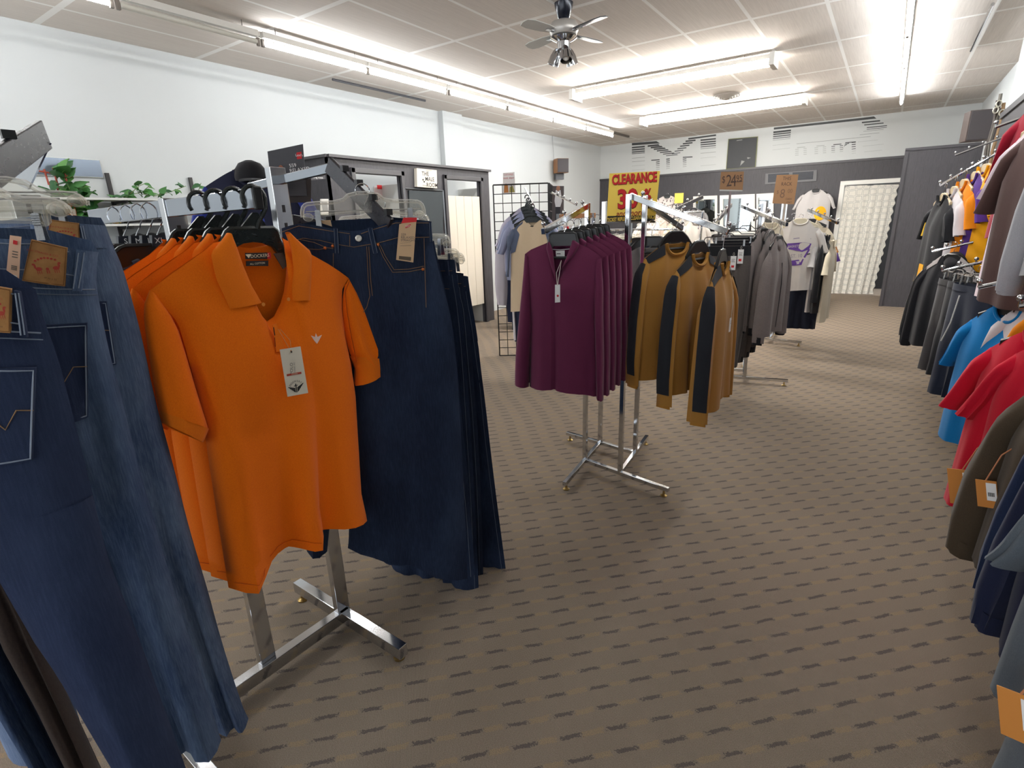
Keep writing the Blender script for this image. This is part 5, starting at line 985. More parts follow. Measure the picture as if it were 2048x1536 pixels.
# ================================================================ RACKS FURTHER BACK
def stand(label, c, h, a=0, span=.38, ups=4, sp=.14):
    r = thing('clothes_rack', label, 'clothes rack', (c[0], c[1], 0), rad(a)); ch = CHROME
    pts = [(-sp, -sp), (sp, -sp), (sp, sp), (-sp, sp)][:ups]
    for k, (x, y) in enumerate(pts):
        px_, py_ = pts[k-1]; d = V((x-px_, y-py_, 0)).normalized(); MB().bar((px_, py_, .05), V((x, y, .05))+d*span, .025, .025).build('base_bar', ch, r, smooth=0)
        e = V((x, y, 0))+d*(span-.03); MB().lathe([(.02, 0), (.021, .005), (.007, .012), (.006, .04)], 10, e).build('levelling_foot', BRASS, r); MB().bar((x, y, .04), (x, y, h), .026, .026, up=(0, 1, 0)).build('upright', ch, r, smooth=0)
    return r
def arm_w(root, p, q, knobs=4, **k):                      # arm given in world coordinates
    M = root.matrix_basis.inverted(); M = (Matrix.Translation(root.location) @ Matrix.Rotation(root.rotation_euler.z, 4, 'Z')).inverted()
    return rackarm(root, (0, 0, 0), M @ V(p), M @ V(q), knobs, **k)
# ---- joggers and charcoal zip tops
c3 = (-1.12, 5.45); r3 = stand('chrome rack of charcoal joggers and zip tops under the 24.95 price sign', c3, 1.66, 12)
arm_w(r3, at_d((1462, 410), 5.3), at_d((1428, 448), 4.72), 5); arm_w(r3, at_d((1405, 394), 5.5), at_d((1352, 418), 5.25), 3); arm_w(r3, at_d((1484, 412), 5.4), at_d((1574, 449), 4.75), 4)
JOG = fabric((96, 90, 86), (70, 66, 66), 420, .9, .3, .15, 'charcoal_fleece'); BAND = fabric((34, 34, 38), (26, 26, 30), 700)
for k, lab in enumerate(('front charcoal joggers with black waistband and two white tags', 'second charcoal joggers behind the tagged front pair', 'third charcoal joggers in the row under the price sign', 'fourth charcoal joggers, tag at the hip, right of the row')):
    p = at_d((1456+13*k, 452-5*k), 4.72+.13*k); J = trousers(lab, p, rad(14-2*k), JOG, w=.185, L=1.0, drop=.155, bandmat=BAND, bandh=.075, cuff=BAND, cat='joggers', name='joggers', ph=.3*k, flare=.9, th=.045, gap=.006, detail=k == 0, group='charcoal joggers on the back rack')
    hg_ = clip_hanger('black clip hanger of the '+lab.split(' with')[0].split(' behind')[0].split(',')[0].split(' in the')[0], p, rad(14-2*k), .17, 'black clip hangers of the joggers', .06, .095, mat=BLACKP, full=False)
    if k in (0, 3):
        for x in ((.06, .11) if k == 0 else (.12,)): hang_tag(J['root'], x, -.21+(.03 if x > .1 else -.02), -.06, .042, .11, WHITE, .03, dot=True)
ZIP = fabric((134, 124, 120), (96, 90, 90), 420, .9, .3, .12, 'grey_marl')
for k, (px, D, a, lab) in enumerate((((1530, 432), 4.98, 76, 'grey marl zip jacket, left of the pair with black cuffs'), ((1562, 446), 4.80, 80, 'grey marl zip jacket, right of the pair with black cuffs'), ((1546, 437), 5.0, 84, 'grey marl zip jacket squeezed between the two with black cuffs'))):
    p = at_d(px, D); q = shirt(lab, p, rad(a), ZIP, 'jacket', 'zip_jacket', hw=.24, sw=.20, L=.66, sleeve='long', sl_len=.70, cuff=BAND, drop=.21, rise=.1, hood=True, ph=.25*k, fold=.022, th=.05, group='grey marl zip jackets', detail=k < 2)
    MB().tube([(0, q['body'].ydev(.5, t, -1)-.003, -.21+.0-t*.62) for t in (.15, .4, .7, .98)], .004, 5).build('zip', plain((40, 40, 42), .4), q['root']); plastic_hanger('black hanger of the '+lab.split(',')[0]+(' at left', ' at right', ' between')[k], p, rad(a), BLACKP, .18, 'hangers of the zip jackets', True, .08, cw=.05, drop=.1)
def card_sign(name, px, D, label, a, mat=CARD):
    pl = Plane(at_d((sum(p[0] for p in px)/4, sum(p[1] for p in px)/4), D), a); Q = pl(*px); s_ = thing(name, label, 'sign', pl.P, pl.a, 'handwritten cardboard price signs'); MB().plate(Q, -.002, .002).build('cardboard', mat, s_, smooth=0)
    return s_, (lambda u, v: (lerp(lerp(Q[0][0], Q[1][0], u), lerp(Q[3][0], Q[2][0], u), v), lerp(lerp(Q[0][1], Q[1][1], u), lerp(Q[3][1], Q[2][1], u), v))), Q
HAND = plain((66, 50, 44), .8, name='marker_ink'); HANDL = plain((110, 84, 66), .8, name='faint_marker')
s_, L, Q = card_sign('price_sign', [(1442, 344), (1488, 343), (1485, 382), (1439, 381)], 5.15, 'small brown cardboard sign reading $24.95 on a pole', 18); W = Q[1][0]-Q[0][0]
for b_, u, v, sz in (('$', .14, .42, .42), ('2', .38, .5, .74), ('4', .58, .5, .74), ('95', .82, .36, .40)): q = L(u, v); text(b_, sz*W, HAND, s_, q[0], q[1], -.002, sx=.7, rot=rad(4))
a, b_ = L(.72, .52), L(.95, .50); MB().bar((a[0], -.003, a[1]), (b_[0], -.003, b_[1]), .002, .006).build('underline', HAND, s_, smooth=0)
MB().plate([L(.0, .95), L(1, .95), L(1, 1.02), L(0, 1.02)], -.005, .005).build('holder_channel', plain((196, 196, 190), .3, .8), s_, smooth=0); q = L(.48, 1); MB().bar((q[0], .008, q[1]-.42), (q[0], .008, q[1]), .018, .01).build('sign_pole', plain((150, 135, 135), .3, .7), s_, smooth=0)
c4 = (-1.18, 7.35); r4 = stand('chrome rack of printed tees under the eight dollar sign', c4, 1.72, 0, ups=4, sp=.12)
s_, L, Q = card_sign('price_sign', [(1553.5, 350), (1597, 349), (1588, 408.6), (1544.6, 406.7)], 7.2, 'brown cardboard sign reading THIS RACK $8.00 CASH ONLY', 14); W = Q[1][0]-Q[0][0]
for b_, u, v, sz, m_ in (('THIS', .50, .13, .24, HAND), ('RACK', .52, .32, .24, HAND), ('$', .17, .60, .24, HANDL), ('8', .40, .66, .62, HANDL), ('00', .73, .56, .28, HANDL), ('CASH', .72, .83, .14, HAND), ('ONLY', .76, .94, .12, HAND)): q = L(u, v); text(b_, sz*W, m_, s_, q[0], q[1], -.002, sx=.8, rot=rad(-2))
q = L(.5, 1); MB().bar((q[0]+.02, .004, q[1]-.33), (q[0]+.02, .004, q[1]), .025, .01).build('sign_pole', plain((186, 176, 166), .3, .7), s_, smooth=0)
arm_w(r4, at_d((1540, 420), 7.4), at_d((1508, 440), 7.0), 3); arm_w(r4, at_d((1616, 420), 7.3), at_d((1676, 446), 6.75), 5)
# ---- printed tees
TW = fabric((224, 218, 212), (206, 200, 196), 900, name='white_jersey'); TC = fabric((226, 214, 190), (208, 196, 172), 900); PUR = fabric((84, 50, 130), (68, 38, 110), 900); GOLD = fabric((250, 178, 16), (230, 152, 6), 900); NAVY = fabric((32, 36, 50), (24, 27, 40), 700); BLKT = fabric((32, 32, 36), (24, 24, 27), 800); GLT = fabric((196, 192, 190), (182, 178, 178), 700)
def tee(px, D, a, lab, mat, axis='d', hang=None, wire=True, **k):
    p = at_d(px, D) if axis == 'd' else at_y(px, D) if axis == 'y' else V(px); nm = k.pop('name', 't_shirt'); ct = k.pop('cat', 't-shirt'); hm = k.pop('hmat', BLACKP); hw_ = k.pop('hwid', .17); dr = k.get('drop', .2); g = k.pop('hgroup', None)
    q = shirt(lab, p, rad(a), mat, ct, nm, **k)
    if hang: plastic_hanger(hang, p, rad(a), hm, hw_, g, wire, .075, cw=.05, drop=max(.05, dr-.11))
    return q
q = tee((1603, 428), 6.75, 8, 'white tee with a large purple basketball print, front of the eight dollar rack', TW, hang='cream hanger of the purple printed tee', hmat=plain((226, 216, 190), .5), hw=.215, sw=.19, L=.66, drop=.16, fd=.05, group='tees on the eight dollar rack', hgroup='hangers on the eight dollar rack')
r = q['root']; b_ = q['body']; z0 = q['z0']; PV = plain((98, 62, 148), .8, name='purple_print'); PVL = plain((150, 140, 160), .8)
def pr(pts, m_, nm='shirt_print'): MB().plate(pts, -.004, .001, fy=b_.fy).build(nm, m_, r, smooth=0)
pr([(-.14, z0-.17), (-.10, z0-.145), (.06, z0-.135), (.13, z0-.15), (.115, z0-.21), (.05, z0-.235), (-.04, z0-.215), (-.12, z0-.2)], PV); pr([(.105, z0-.21), (.125, z0-.21), (.085, z0-.30), (.07, z0-.29)], PV); pr([(-.09, z0-.335), (-.06, z0-.33), (-.065, z0-.385), (-.10, z0-.38)], PV); pr([(-.045, z0-.33), (.075, z0-.31), (.06, z0-.375), (-.05, z0-.385)], PV)
pr([(-.02, z0-.34), (.04, z0-.33), (.035, z0-.365), (-.02, z0-.372)], plain((205, 198, 208), .8)); pr([(-.12, z0-.10), (.0, z0-.085), (.12, z0-.095), (.12, z0-.103), (0, z0-.095), (-.12, z0-.11)], PVL); pr([(.10, z0-.255), (.13, z0-.25), (.13, z0-.262), (.10, z0-.268)], INK)
for tx, x, z, sz, m_ in (('BASKETBALL', -.01, z0-.175, .036, TW), ('ST. 10', 0, z0-.28, .055, PVL)): text(tx, sz, m_, r, x, z, 0, 'print_letters', sx=.8, rot=rad(4), fy=lambda a, c: b_.fy(a, c)-.004)
MB().plate([(-.02, z0+.03), (.02, z0+.03), (.02, z0+.012), (-.02, z0+.012)], .006, .009).build('neck_label', RED, r, smooth=0)
tee((1622, 424), 7.15, 6, 'cream tee with orange sleeve trim behind the purple printed tee', TC, hw=.23, sw=.2, L=.6, drop=.19, cuff=fabric((190, 120, 60)), group='tees on the eight dollar rack', detail=False, hang='hanger of the cream tee with orange trim', hgroup='hangers on the eight dollar rack')
tee((1588, 426), 7.05, 10, 'white tee with gold collar left of the purple printed tee', TW, hw=.22, sw=.2, L=.64, drop=.19, colmat=GOLD, group='tees on the eight dollar rack', detail=False, hang='hanger of the white tee with gold collar', hgroup='hangers on the eight dollar rack')
tee((1632, 428), 7.5, 6, 'purple tee hanging low behind the printed tees', PUR, hw=.23, sw=.2, L=.85, drop=.3, group='tees on the eight dollar rack', detail=False)
tee((1648, 436), 6.95, 82, 'grey long tee edge-on at the sloped chrome arm', GLT, hw=.22, sw=.19, L=.74, drop=.26, group='tees on the eight dollar rack', detail=False)
tee((1658, 440), 6.9, 84, 'black top edge-on beside the grey long tee', BLKT, hw=.22, sw=.19, L=.72, drop=.26, sleeve='long', group='tees on the eight dollar rack', detail=False)
tee((1672, 446), 6.85, 86, 'cream long sleeved top at the outer end of the arm', TC, hw=.2, sw=.18, L=.76, drop=.28, group='tees on the eight dollar rack', detail=False)
tee((1545, 424), 6.3, 30, 'cream vest between the joggers and the printed tees', TC, hw=.17, sw=.13, L=.55, drop=.2, sleeve='none', group='tees on the eight dollar rack', detail=False)
for k, lab in enumerate(('dark navy trousers under the printed tees, left pair', 'dark navy trousers under the printed tees, right pair')): p = at_d((1592+20*k, 520), 7.3); trousers(lab, p, rad(10), NAVY, w=.18, L=.72, drop=.1, cat='trousers', name='trousers', group='navy trousers under the tees', detail=False)
# ---- low shelf unit on the floor
a, b_, c = at_z((1582, 638), 0), at_z((1609, 637), 0), at_z((1650, 592), 0); w_ = (b_-a).length; sh = thing('low_shelf', 'low white shelf unit with a black end on the carpet beyond the racks', 'shelf', (a+b_)/2, 0)
ln = 2.2; h = .62; MB().box((0, .012, h/2), (w_+.0, .024, h)).build('end_panel', plain((48, 48, 54), .6), sh, smooth=0); MB().box((w_/2-.012, ln/2+.02, .22), (.024, ln, .44)).build('side_panel', plain((216, 218, 214), .5), sh, smooth=0); MB().box((-w_/2+.012, ln/2+.02, .22), (.024, ln, .44)).build('side_panel', plain((216, 218, 214), .5), sh, smooth=0); MB().box((0, ln/2, .30), (w_-.03, ln, .02)).build('shelf_board', plain((200, 200, 196), .5), sh, smooth=0)
o = V((a+b_)/2); tag(MB().box((.06, .9, .36), (.18, .3, .12)).build('shoe_box', plain((232, 230, 222), .6), None, loc=o, smooth=0), 'white box lying in the low shelf unit', 'box'); tag(MB().ball((0, 0, 0), .1, 10, (1, .9, .6)).build('knit_hat', fabric((110, 124, 84)), None, loc=o+V((.03, .6, .37))), 'olive knit hat in the low shelf unit', 'hat')
# ---- grey tee on the far wall and other wall pieces
q = tee((1633, 372), 12.1, 4, 'light grey tee with a yellow emblem hung on the dark far wall', GLT, axis='y', hang='black hanger of the grey tee on the far wall', hw=.29, sw=.25, L=.8, drop=.17, rise=.1, th=.05, hwid=.2); r = q['root']; b_ = q['body']
MB().plate([(.12+.10*cos(t)*(1 if 1 else 1), q['z0']-.33+.13*sin(t)) for t in [2*pi*k/20 for k in range(20)]], -.012, .001, fy=b_.fy).build('yellow_emblem', plain((248, 176, 20), .8), r, smooth=0); MB().plate([(.1, q['z0']-.55), (.24, q['z0']-.55), (.24, q['z0']-.75), (.1, q['z0']-.75)], -.012, .001, fy=b_.fy).build('yellow_block', plain((248, 170, 20), .8), r, smooth=0)
def leopard():
    t = NT('leopard_print'); vo = t.n('ShaderNodeTexVoronoi'); vo.inputs['Scale'].default_value = 24; t.put(vo.inputs['Vector'], t.coord()); t.put(t.b.inputs['Base Color'], t.mix(t.math('LESS_THAN', vo.outputs['Distance'], .33), lin((214, 204, 200)), lin((92, 80, 82)))); t.b.inputs['Roughness'].default_value = .9; return t.m
q = tee((1335, 386), 11.9, 8, 'pale spotted print blouse high on the dark far wall', leopard(), axis='y', hang='black hanger of the spotted blouse', hw=.3, sw=.27, L=.55, drop=.16, cat='blouse', name='blouse', th=.05); MB().plate([(.18, -.02), (.36, -.02), (.36, -.22), (.18, -.22)], -.14, -.135).build('price_card', YEL, q['root'], smooth=0)
tee((1388, 408), 11.9, 0, 'grey hooded sweatshirt on the far wall behind the camel tops', GRY, axis='y', hang='hanger of the grey hooded sweatshirt on the far wall', hw=.3, sw=.27, L=.75, drop=.2, sleeve='long', hood=True, cat='sweatshirt', name='sweatshirt', detail=False)
tee((1352, 424), 9.2, 10, 'second grey sweatshirt behind the sloped chrome arm', GRYD, hang='hanger of the second grey sweatshirt behind the arm', hw=.28, sw=.25, L=.72, drop=.2, sleeve='long', cat='sweatshirt', name='sweatshirt', detail=False)
# row of pale tops on light hangers
bar = thing('hanging_rail', 'chrome rail of pale tops behind the camel sweatshirts', 'rail', at_d((1350, 424), 8.2), rad(-24)); MB().tube([(-.62, 0, -.01), (.5, 0, -.01)], .012, 8).build('rail', CHROME, bar)
for e in (-.6, .48): MB().tube([(e, 0, -.01), (e, 0, -1.61)], .014, 8).build('upright', CHROME, bar); MB().tube([(e, -.25, -1.6), (e, .25, -1.6)], .014, 8).build('foot', CHROME, bar)
PALES = [fabric(c) for c in ((232, 222, 208), (220, 204, 202), (236, 230, 222), (206, 190, 180), (228, 214, 190), (196, 190, 190), (232, 224, 214))]
wds = ('ivory', 'blush', 'white', 'beige', 'cream', 'silver grey', 'off white')
for k in range(7):
    p = bar.location+Matrix.Rotation(rad(-24), 3, 'Z') @ V((-.52+.15*k, 0, 0)); tee(p, 0, 48, '%s top hung edge-on on the rail behind the camel sweatshirts' % wds[k], PALES[k], axis='p', hang='clear hanger of the %s top' % wds[k], hmat=CLEAR, hw=.2, sw=.18, L=.6, drop=.2, group='pale tops on the back rail', hgroup='clear hangers on the back rail', detail=False, ph=.2*k, name='top', cat='top')
# ---- trousers on clear hangers behind the sign
c6 = at_d((1275, 500), 6.4); bar = thing('hanging_rail', 'chrome rail of trousers on clear hangers behind the clearance sign', 'rail', (c6.x, c6.y, 1.46), rad(-22)); MB().tube([(-.55, 0, -.01), (.62, 0, -.01)], .012, 8).build('rail', CHROME, bar)
for e in (-.53, .6): MB().tube([(e, 0, -.01), (e, 0, -1.45)], .014, 8).build('upright', CHROME, bar); MB().tube([(e, -.25, -1.44), (e, .25, -1.44)], .014, 8).build('foot', CHROME, bar)
cols = [('khaki', (170, 140, 96)), ('black', (34, 34, 36)), ('olive', (92, 84, 60)), ('mid grey', (104, 104, 106)), ('tan', (196, 164, 112)), ('charcoal', (58, 58, 62)), ('dark blue', (44, 52, 72)), ('slate', (80, 88, 98)), ('brown', (96, 72, 52))]
for k, (w_, c) in enumerate(cols):
    p = bar.location+Matrix.Rotation(rad(-22), 3, 'Z') @ V((-.48+.125*k, 0, 0)); lab = '%s trousers in the row behind the clearance sign' % w_
    trousers(lab, p, rad(52), fabric(c), w=.19, L=1.0, drop=.165, cat='trousers', name='trousers', group='trousers behind the clearance sign', detail=False, ph=.2*k); clip_hanger('clear clip hanger of the %s trousers' % w_, p, rad(52), .17, 'clear hangers behind the clearance sign', .06, .1)
# ---- wooden bar rack with shirts
bar = thing('wooden_rail', 'wooden garment rail with wire hooks behind the plum pullovers', 'rail', at_d((1152, 432), 5.6), rad(-8)); MB().bar((-.22, 0, 0), (.23, 0, .0), .02, .045).build('wooden_bar', WOOD, bar, smooth=0, bevel=.003); MB().bar((-.24, 0, 0), (-.2, 0, 0), .026, .055).build('bar_end', STEEL, bar, smooth=0)
for e in (-.22, .21): MB().bar((e, .0, .02), (e, .0, -1.6), .024, .024, up=(0, 1, 0)).build('upright', STEEL, bar, smooth=0); MB().bar((e, -.22, -1.59), (e, .22, -1.59), .03, .03).build('foot', STEEL, bar, smooth=0)
for k, (w_, c) in enumerate((('sky blue', (160, 184, 208)), ('pale blue', (178, 196, 214)), ('red', (196, 28, 38)), ('white', (226, 226, 226)), ('silver grey', (168, 168, 170)), ('slate grey', (118, 122, 128)))):
    p = bar.location+Matrix.Rotation(rad(-8), 3, 'Z') @ V((-.17+.068*k, 0, .022)); tee(p, 0, 62, '%s shirt on the wooden rail' % w_, fabric(c), axis='p', hang='wire hook hanger of the %s shirt on the wooden rail' % w_, hmat=plain((205, 205, 200), .3), hw=.21, sw=.19, L=.68, drop=.22, group='shirts on the wooden rail', hgroup='hangers on the wooden rail', detail=False, ph=.2*k, name='shirt', cat='shirt')
# cantilever chrome display arm with ball ends, left of the sign
ga = thing('display_rail', 'thin chrome display arm with ball ends beside the wire grid', 'rail', at_d((1112, 388), 6.3)); p, q = at_d((1104, 385), 6.4), at_d((1153, 410), 5.9); mb = MB(); mb.tube([rel(p, ga.location), rel(q, ga.location)], .009, 6); mb.build('arm', CHROME, ga)
for k in range(4): c = p.lerp(q, .25+.25*k); MB().ball(rel(c+V((0, 0, .02)), ga.location), .014, 8).build('ball_end', CHROME, ga)
# ---- black wire grid screen
g0 = V((-3.735, 5.113, 0)); a1 = rad(33); g = thing('grid_screen', 'black wire grid screen panels standing by the fitting room', 'grid screen', g0, a1)
def grid(n, m, wd, ht, name, ang, base):
    mb = MB(); d = V((cos(ang), sin(ang), 0))
    for i in range(n+1): mb.tube([base+d*(wd*i/n), base+d*(wd*i/n)+V((0, 0, ht))], .0045 if 0 < i < n else .008, 5)
    for j in range(m+1): z = .0+ht*j/m; mb.tube([base+V((0, 0, z)), base+d*wd+V((0, 0, z))], .0045 if 0 < j < m else .008, 5)
    return mb.build(name, WIRE, g)
grid(6, 20, .62, 1.975, 'grid_panel', 0, V((0, 0, .005))); grid(6, 20, .62, 1.975, 'grid_panel', rad(83), V((.63, .01, .005)))
p = at_d((1116, 420), 6.6); s_ = thing('poster', 'dark poster of a person in a white long sleeved tee beside the wire grid', 'poster', p, rad(28)); pl = Plane(p, 28); Q = pl((1105, 372), (1128, 372), (1127, 470), (1103, 470)); MB().plate(Q, -.002, .002).build('poster_sheet', plain((82, 74, 74), .6), s_, smooth=0); L = lambda u, v: (lerp(lerp(Q[0][0], Q[1][0], u), lerp(Q[3][0], Q[2][0], u), v), lerp(lerp(Q[0][1], Q[1][1], u), lerp(Q[3][1], Q[2][1], u), v))
MB().plate([L(.3, .08), L(.7, .08), L(.85, .3), L(.7, .42), L(.3, .42), L(.2, .3)], -.004, -.001).build('printed_tee', plain((226, 224, 224), .7), s_, smooth=0); MB().plate([L(.3, .42), L(.7, .42), L(.75, .9), L(.55, .9), L(.5, .55), L(.42, .9), L(.25, .9)], -.004, -.001).build('printed_trousers', plain((44, 44, 50), .7), s_, smooth=0); q = L(.5, .05); MB().ball((q[0], -.003, q[1]), .03, 8, (.8, .15, 1)).build('printed_face', plain((168, 120, 96), .7), s_)
pl = Plane(V((-3.735, 5.113, 1.9))+V((.1, .1, 0)), 33); Q = pl((1006, 346), (1029, 344), (1031, 386), (1006, 388)); s_ = thing('poster', 'white poster reading CUSTOMIZE SHARE ENJOY above the wire grid', 'poster', pl.P, pl.a); MB().plate(Q, -.002, .002).build('poster_sheet', plain((236, 230, 226), .7), s_, smooth=0); L = lambda u, v: (lerp(lerp(Q[0][0], Q[1][0], u), lerp(Q[3][0], Q[2][0], u), v), lerp(lerp(Q[0][1], Q[1][1], u), lerp(Q[3][1], Q[2][1], u), v))
for k, w_ in enumerate(('CUSTOMIZE', 'SHARE. ENJOY')): q = L(.48, .1+.17*k); text(w_, .026, plain((186, 40, 44), .8), s_, q[0], q[1], -.002, sx=.75)
mb = MB(); mb.plate([L(.08, .95), L(.12, .6), L(.25, .5), L(.4, .62), L(.45, .95)], -.003, -.001); mb.build('printed_figures', plain((196, 128, 70), .8), s_, smooth=0); MB().plate([L(.5, .95), L(.55, .7), L(.8, .65), L(.95, .95)], -.003, -.001).build('printed_figures', plain((170, 160, 90), .8), s_, smooth=0)
# raglan tops on the grid
NB = fabric((92, 100, 120), (78, 86, 106), 800); CRM = fabric((212, 190, 160), (198, 176, 146), 800); LAV = fabric((160, 164, 190), (146, 150, 178), 800); DNV = fabric((46, 50, 72), (38, 42, 62), 800)
gar = thing('hook_chain', 'chrome waterfall hook on the wire grid holding the raglan tops', 'hook', at_d((1056, 396), 5.6)); mb = MB(); mb.tube([rel(at_d((1050, 376), 5.9), gar.location), rel(at_d((1066, 408), 5.1), gar.location)], .008, 6); mb.build('arm', CHROME, gar)
q = tee((1064, 408), 5.12, 30, 'cream hooded tee with blue grey raglan sleeves, front of the wire grid', CRM, hang='dark hanger of the cream raglan tee', wire=False, hmat=DGREENP, slmat=NB, hw=.215, sw=.19, L=.76, drop=.22, rise=.09, fd=.07, hood=False, collar='v', spread=.06, sl_len=.42, th=.04, ph=.2, group='raglan tops on the wire grid', hgroup='dark hangers on the wire grid')
for e in (-1, 1): sewn(q['root'], [(e*.085, q['z0']+.075), (e*.186, q['z0']-.002), (e*.212, q['z0']-.22), (e*.165, q['z0']-.2)] if e > 0 else [(-.186, q['z0']-.002), (-.085, q['z0']+.075), (-.165, q['z0']-.2), (-.212, q['z0']-.22)], q['body'], NB, 'raglan_panel', .004, .003)
for k, w_ in enumerate(('lavender blue tee just behind the cream raglan tee', 'pale lavender tee, second behind the cream raglan tee', 'lilac tee, third behind the cream raglan tee')):
    tee((1060-3*k, 402-6*k), 5.24+.1*k, 30, w_, [LAV, LAV, fabric((196, 190, 206))][k], hang='dark hanger of the '+w_.split(' behind')[0].split(' just')[0], wire=False, hmat=DGREENP, hw=.23, sw=.215, L=.5, drop=.22, rise=.10, group='raglan tops on the wire grid', hgroup='dark hangers on the wire grid', detail=False, spread=.1, sl_len=.25)
tee((1052, 390), 5.55, 30, 'white and navy long sleeved raglan top at the back of the grid hook', DNV, slmat=fabric((214, 206, 214)), hw=.23, sw=.22, L=1.0, drop=.26, rise=.1, sleeve='long', sl_len=.82, spread=.14, group='raglan tops on the wire grid', detail=False)
p = at_d((1062, 560), 5.3); J = trousers('navy track trousers with a white side stripe below the raglan tops', p, rad(30), DNV, w=.17, L=.62, drop=.0, cat='trousers', name='trousers', detail=False); MB().tube([(x+.004, -.03, z) for x, z in ((-.17, .02), (-.185, -.3), (-.18, -.6))], .012, 6).build('side_stripe', plain((226, 220, 224), .8), J['root'])
# desk and boxes behind the grid
dk = thing('counter', 'dark counter with pale boxes behind the wire grid', 'counter', (-4.32, 6.9, 0), rad(28)); MB().box((0, 0, .45), (.7, .45, .9)).build('cabinet', plain((48, 48, 52), .6), dk, smooth=0); MB().box((0, 0, .915), (.8, .55, .03)).build('counter_top', plain((222, 220, 214), .5), dk, smooth=0)
tag(MB().box((0, 0, .09), (.3, .25, .18)).build('storage_box', plain((226, 222, 216), .6), None, loc=(-4.4, 6.85, .935), rz=rad(28), smooth=0), 'white box on the counter behind the wire grid', 'box'); tag(MB().box((0, 0, .17), (.5, .3, .34)).build('printer', plain((60, 60, 64), .5), None, loc=(-4.12, 7.0, .935), rz=rad(28), smooth=0, bevel=.02), 'dark printer on the counter behind the wire grid', 'printer')
bn = thing('display_board', 'dark board leaning low behind the wire grid', 'board', (-3.42, 5.42, .42), rad(33)); MB().plate([(-.18, 0), (.3, 0), (.3, .52), (-.18, .52)], -.01, .01).build('board_panel', plain((58, 58, 62), .6), bn, smooth=0)
# ================================================================ RIGHT WALL
def wallarm(y, z0, x1, z1, label, knobs=5, z2=None):
    r = thing('garment_rail', label, 'rail', (.84, y, z0)); p, q = V((0, 0, 0)), V((x1-.84, 0, z1-z0)); MB().tube([p, q], .009, 8).build('arm', CHROME, r); MB().box((-.004, 0, -.0), (.008, .04, .09)).build('wall_plate', STEEL, r, smooth=0)
    for k in range(knobs): c = p.lerp(q, .25+.75*k/max(1, knobs-1)); MB().tube([c, c+V((0, 0, .022))], .004, 6).ball(c+V((0, 0, .028)), .012, 8).build('stop_knob', CHROME, r)
    return r
wallarm(5.6, 2.12, .29, 1.745, 'sloped chrome wall arm holding the gold, purple and white tees', 8)
wallarm(7.2, 2.22, .45, 2.07, 'empty chrome wall arm behind the gold and purple tees', 4)
wallarm(4.45, 2.16, .44, 2.02, 'chrome wall arm above the maroon and brown tees', 3)
MAR = fabric((158, 30, 50), (136, 22, 42), 800); BRN = fabric((84, 62, 58), (70, 50, 48), 800); REDT = fabric((204, 20, 48), (178, 12, 38), 800); BLU = fabric((18, 128, 196), (12, 108, 172), 800); ORT = fabric((240, 142, 24), (220, 124, 12), 800); YLT = fabric((232, 176, 28), (212, 156, 14), 800); OLV = fabric((78, 66, 52), (64, 54, 42), 500); NVS = fabric((38, 50, 80), (30, 40, 66), 500); NV2 = fabric((34, 40, 66), (28, 33, 56), 500); SLT = fabric((92, 100, 108), (76, 84, 92), 500); HGR = fabric((172, 172, 176), (154, 154, 160), 420); WHT = fabric((230, 224, 226), (214, 208, 212), 900); PNK = fabric((232, 214, 220), (220, 200, 208), 900)
CRH = plain((206, 186, 150), .5, name='tan_plastic')
def up(px, y, lab, mat, a=-72, h=None, **k):
    k.setdefault('drop', .19); k.setdefault('detail', False); k.setdefault('hw', .235); k.setdefault('sw', .205); k.setdefault('L', .70); k.setdefault('th', .055); hm = k.pop('hmat', CRH)
    return tee(px, y, a, lab, mat, axis='y' if y else 'p', hang=h or 'hanger of the '+lab.split(',')[0].split(' on the')[0].split(' at the')[0], hmat=hm, hgroup='hangers on the upper right wall', group=k.pop('group', 'tees on the upper right wall'), **k)
q = up((1893, 366), 5.62, 'black tee with a yellow hem print at the tip of the upper wall arm', BLKT, -76, h='hanger of the black tee at the tip of the upper wall arm', L=.62, ph=.1); b_ = q['body']; r = q['root']
MB().plate([(-.2, q['z0']-.44), (.05, q['z0']-.44), (.05, q['z0']-.60), (-.2, q['z0']-.60)], -.004, .001, fy=b_.fy).build('yellow_print', plain((244, 176, 24), .8), r, smooth=0); MB().plate([(-.27, q['z0']-.13), (-.2, q['z0']-.11), (-.22, q['z0']-.22), (-.3, q['z0']-.22)], -.03, -.026).build('yellow_print', plain((226, 184, 40), .8), r, smooth=0)
up((1914, 352), 5.56, 'white long tee beside the black one on the upper wall arm', WHT, -76, L=.80, ph=.3)
up((1934, 337), 5.50, 'orange tee between the white and purple ones on the upper wall arm', ORT, -75, L=.84, ph=.5, hmat=CRH)
up((1957, 321), 5.44, 'purple tee between two gold ones on the upper wall arm', PUR, -76, L=.70, ph=.7)
up((1979, 305), 5.36, 'gold tee nearest the wall on the upper wall arm', fabric((240, 168, 14), (222, 148, 6), 800), -74, L=.78, ph=.9)
up((.62, 3.95, 2.20), 0, 'maroon tee hanging askew above the brown one', MAR, -52, L=.60, hw=.24, ph=.2, rise=.12, spread=.06, sl_len=.3)
up((.55, 3.5, 2.05), 0, 'white tee edge showing just behind the brown tee', PNK, -60, L=.74, ph=.4)
up((.55, 3.3, 2.04), 0, 'large dark brown tee on the upper right wall', BRN, -58, L=.72, hw=.25, ph=.6, spread=.12, sl_len=.3)
up((.60, 2.8, 2.05), 0, 'pale grey sweatshirt hanging at the right edge, left one of two', HGR, -58, L=.56, sleeve='long', sl_len=.62, cuff=HGR, ph=.3, cat='sweatshirt', name='sweatshirt', spread=.12, th=.055, detail=True)
